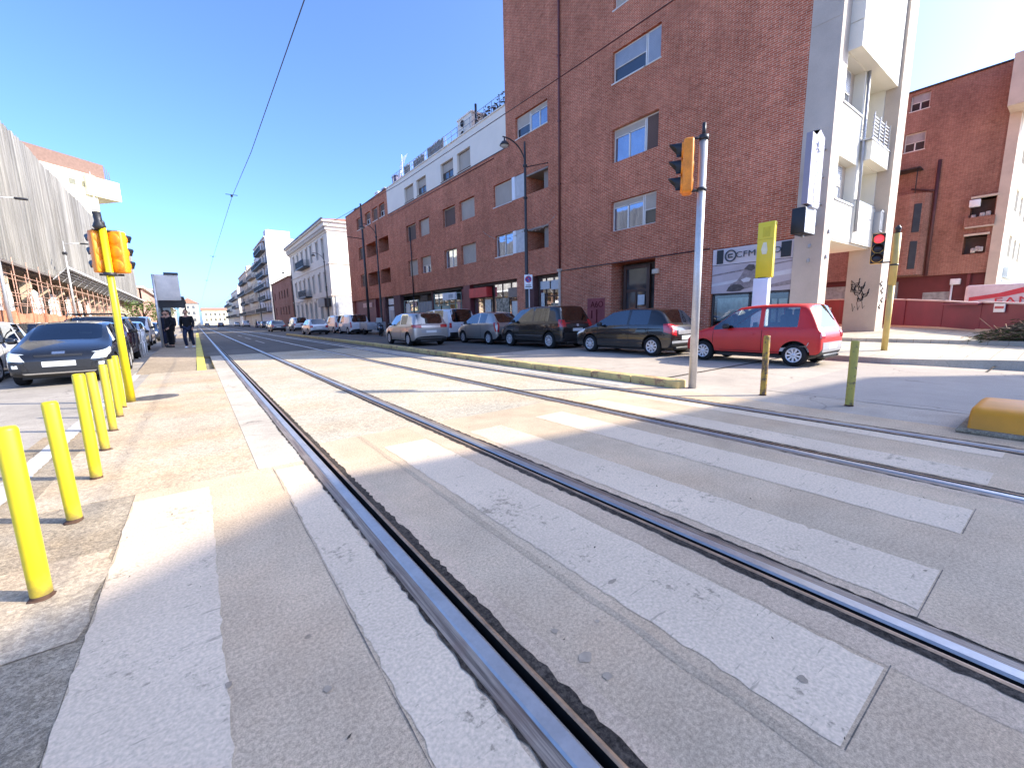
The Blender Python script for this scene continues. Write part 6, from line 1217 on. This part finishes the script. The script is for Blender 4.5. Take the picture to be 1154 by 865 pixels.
# ------------------------------------------------------------------ tram stop
t = thing('tram_shelter', 'dark tram shelter with a flat roof on the platform', 'shelter', (-1.0, 29, .2))
q = MB(); q.box(-1.5, -.35, 27.6, 33, 2.50, 2.62); q.box(-1.5, -.35, 27.55, 27.6, 2.1, 2.66); link('roof', q, DARK, t, True)
q = MB(); [q.box(-1.5, -1.42, y, y + .08, .2, 2.5) for y in (27.7, 29.4, 31.1, 32.8)]; [q.box(-.46, -.38, y, y + .06, .2 if y > 30 else 2.1, 2.5) for y in (27.62, 32.9)]; link('post', q, DARK, t, True)
q = MB(); q.box(-1.48, -1.45, 27.8, 32.8, .5, 2.3); q.box(-1.5, -.95, 27.64, 27.7, .35, 2.4); link('glass_panel', q, PANED, t, True)
q = MB(); q.box(-1.35, -1.0, 28.4, 32.2, .60, .66); [q.box(-1.3, -1.05, y, y + .06, .2, .6) for y in (28.8, 31.8)]; link('bench', q, GREY, t, True)
t = thing('stop_sign_board', 'grey backed board on a leaning pale post in front of the tram shelter', 'sign board', (-1.38, 26.1, .2)); q = MB(); q.tube([(-1.38, 26.1, .15), (-1.38, 26.1, 3.6)], .055, 10); link('post', q, STEEL, t, True)
q = MB(); q.rbox((-.90, 26.2, 3.0), .92, .1, 1.2, .02); link('board', q, M('board_grey', (.70, .62, .53), .5), t, True); q = MB(); q.box(-.98, -.43, 26.1, 26.3, 3.601, 3.70); link('top_lamp', q, DARK, t, True)
for i, (y0, lab) in enumerate(((21.6, 'white tubular guard rail panel at the platform ramp, the near one'), (23.4, 'white tubular guard rail panel at the platform ramp, the far one'))):
    t = thing('guard_rail', lab, 'guard rail', (-1.9, y0, 0)); q = MB()
    q.tube([(0, 0, 0), (0, 0, 1.0), (0, .08, 1.07), (0, 1.5, 1.07), (0, 1.6, 1.0), (0, 1.6, 0)], .03, 8); q.tube([(0, 0, .55), (0, 1.6, .55)], .025, 8); link('frame', q, WHITE, t); q = MB(); [q.tube([(0, y, .55), (0, y, 1.05)], .015, 6) for y in (.4, .8, 1.2)]; q.tube([(0, .8, 0), (0, .8, .55)], .025, 6); link('bar', q, WHITE, t)
# ------------------------------------------------------------------ people
def skin(nm, pts, edges, rads, m, par, lvl=1):
    me = bpy.data.meshes.new(nm); me.from_pydata(pts, edges, []); o = bpy.data.objects.new(nm, me); COL.objects.link(o)
    o.modifiers.new('s', 'SKIN'); sl = me.skin_vertices[0].data
    for i, r in enumerate(rads): sl[i].radius = (r, r) if not isinstance(r, tuple) else r
    sl[0].use_root = True; sb = o.modifiers.new('u', 'SUBSURF'); sb.levels = sb.render_levels = lvl
    dg = bpy.context.evaluated_depsgraph_get(); ev = bpy.data.meshes.new_from_object(o.evaluated_get(dg)); bpy.data.objects.remove(o)
    q = MB(); q.add([v.co for v in ev.vertices], [tuple(p.vertices) for p in ev.polygons], 0, True); bpy.data.meshes.remove(ev); return link(nm, q, m, par)
SKINM = M('skin', (.45, .25, .17), .6, var=.08); HAIR = M('dark_hair', (.015, .012, .010), .7)
def person(lab, loc, rz, top, legs, stride=.0, h=1.72, shoes=None, bag=None):
    t = thing('person', lab, 'person', loc, rz); k = h / 1.72; s = stride
    P = [(0, 0, .93), (0, 0, 1.08), (0, .01, 1.25), (0, 0, 1.40), (0, 0, 1.48), (0, .02, 1.56), (.10, 0, .90), (.10, .30 * s, .50), (.10, .16 * s - .12 * abs(s), .09), (.10, .30 * s + .12 - .1 * abs(s), .04), (-.10, 0, .90), (-.10, -.12 * s, .50), (-.10, -.38 * s, .11 if s else .09), (-.10, -.38 * s + .13, .04), (.19, 0, 1.40), (.25, -.10 * s - .02, 1.14), (.24, .05 - .1 * s, .90), (-.19, 0, 1.40), (-.25, .10 * s - .02, 1.14), (-.24, .16 + .1 * s, .94)]
    P = [V(p) * k for p in P]; E = [(0, 1), (1, 2), (2, 3), (3, 4), (4, 5), (0, 6), (6, 7), (7, 8), (8, 9), (0, 10), (10, 11), (11, 12), (12, 13), (3, 14), (14, 15), (15, 16), (3, 17), (17, 18), (18, 19)]
    R = [.13, (.14, .11), (.16, .11), (.13, .09), .06, .055, .09, .062, .045, .04, .09, .062, .045, .04, .07, .05, .035, .07, .05, .035]
    R = [tuple(a * k for a in r) if isinstance(r, tuple) else r * k for r in R]; body = skin('body', P, E, R, SKINM, t, 1)
    q = MB(); q.ball(V((0, .03, 1.635)) * k, (.078 * k, .095 * k, .115 * k), 0, 3, lambda p: 1 - .12 * max(0, -p.z) * (1 - abs(p.y) * .5)); q.prism([V((-.014, .12, 1.60)) * k, V((.014, .12, 1.60)) * k, V((0, .125, 1.655)) * k], V((0, .03, -.004)) * k); [q.ball(V((sx * .08, .02, 1.63)) * k, (.012, .025, .034), 0, 1) for sx in (-1, 1)]; hd2 = link('head', q, SKINM, t)
    q = MB(); [q.ball(V((sx * .03, .115, 1.645)) * k, .012, 0, 1) for sx in (-1, 1)]; q.rbox(V((0, .118, 1.575)) * k, .04, .012, .008, .003); link('face', q, HAIR, hd2)
    q = MB(); q.ball(V((0, .012, 1.665)) * k, (.088 * k, .10 * k, .105 * k), 0, 2); link('hair', q, HAIR, hd2)
    for a, b in ((15, 16), (18, 19)):
        q = MB(); d = (P[b] - P[a]).normalized(); o = P[b]; sx = 1 if o.x > 0 else -1; sd = d.cross(V((0, 1, 0))).normalized()
        q.ball(o + d * .05, (.028, .042, .05), 0, 2)
        for f, (u, ln) in enumerate(((-.030, .062), (-.010, .075), (.010, .072), (.028, .055))): q.tube([o + V((0, u, 0)) + d * .085, o + V((0, u, 0)) + d * (.085 + ln * .55) + V((-sx * .004, 0, 0)), o + V((-sx * .02, u, 0)) + d * (.085 + ln)], [.009, .008, .006], 6)
        q.tube([o + V((0, .03, 0)) + d * .03, o + V((-sx * .012, .058, 0)) + d * .07, o + V((-sx * .02, .06, 0)) + d * .1], [.011, .009, .007], 6); link('hand', q, SKINM, t)
    # clothes follow the body
    jk = [0, 1, 2, 3, 14, 15, 16, 17, 18, 19]; mp = {i: n for n, i in enumerate(jk)}; je = [(mp[a], mp[b]) for a, b in E if a in mp and b in mp]
    pj = [P[i] for i in jk]; pj[0] = V((0, 0, .86)) * k; skin('jacket', pj, je, [((R[i][0] + .035, R[i][1] + .04) if isinstance(R[i], tuple) else R[i] + (.045 if i == 0 else .018)) for i in jk], top, t, 1)
    tk = [0, 6, 7, 8, 10, 11, 12]; mp = {i: n for n, i in enumerate(tk)}; skin('trousers', [P[i] for i in tk], [(mp[a], mp[b]) for a, b in E if a in mp and b in mp], [(R[i] + .02) for i in tk], legs, t, 1)
    for a, b in ((8, 9), (12, 13)):
        q = MB(); c = (P[a] + P[b]) / 2; q.rbox((c.x, c.y + .02, max(.045, c.z - .02)), .10, .27, .09, .035); link('shoe', q, shoes or BLACK, t)
    if bag: q = MB(); q.rbox(V((0, -.18, 1.2)) * k, .3, .16, .42, .06); link('backpack', q, bag, t)
    return t
BLK = M('black_cloth', (.012, .012, .014), .9, var=.3, scale=12); JEAN = M('dark_jeans', (.018, .024, .05), .9, var=.3, scale=12); NAVY = M('navy_cloth', (.018, .022, .035), .9, var=.3); WSH = M('white_shoe', (.6, .6, .6), .6)
person('person in black jacket and dark jeans walking along the platform edge', (-.33, 24.0, .2), rad(170), BLK, JEAN, .8, 1.68, WSH)
person('person in dark clothes standing at the front of the shelter beside the board post', (-1.02, 25.6, .2), rad(120), BLK, BLK, 0, 1.70, BLACK, NAVY)
person('person in navy clothes waiting at the shelter entrance by the glass panel', (-1.22, 27.1, .2), rad(200), NAVY, JEAN, 0, 1.72)
person('pedestrian in dark coat far off on the right pavement before the tall block', (11.0, 112, 0), rad(90), BLK, JEAN, .7, 1.75)
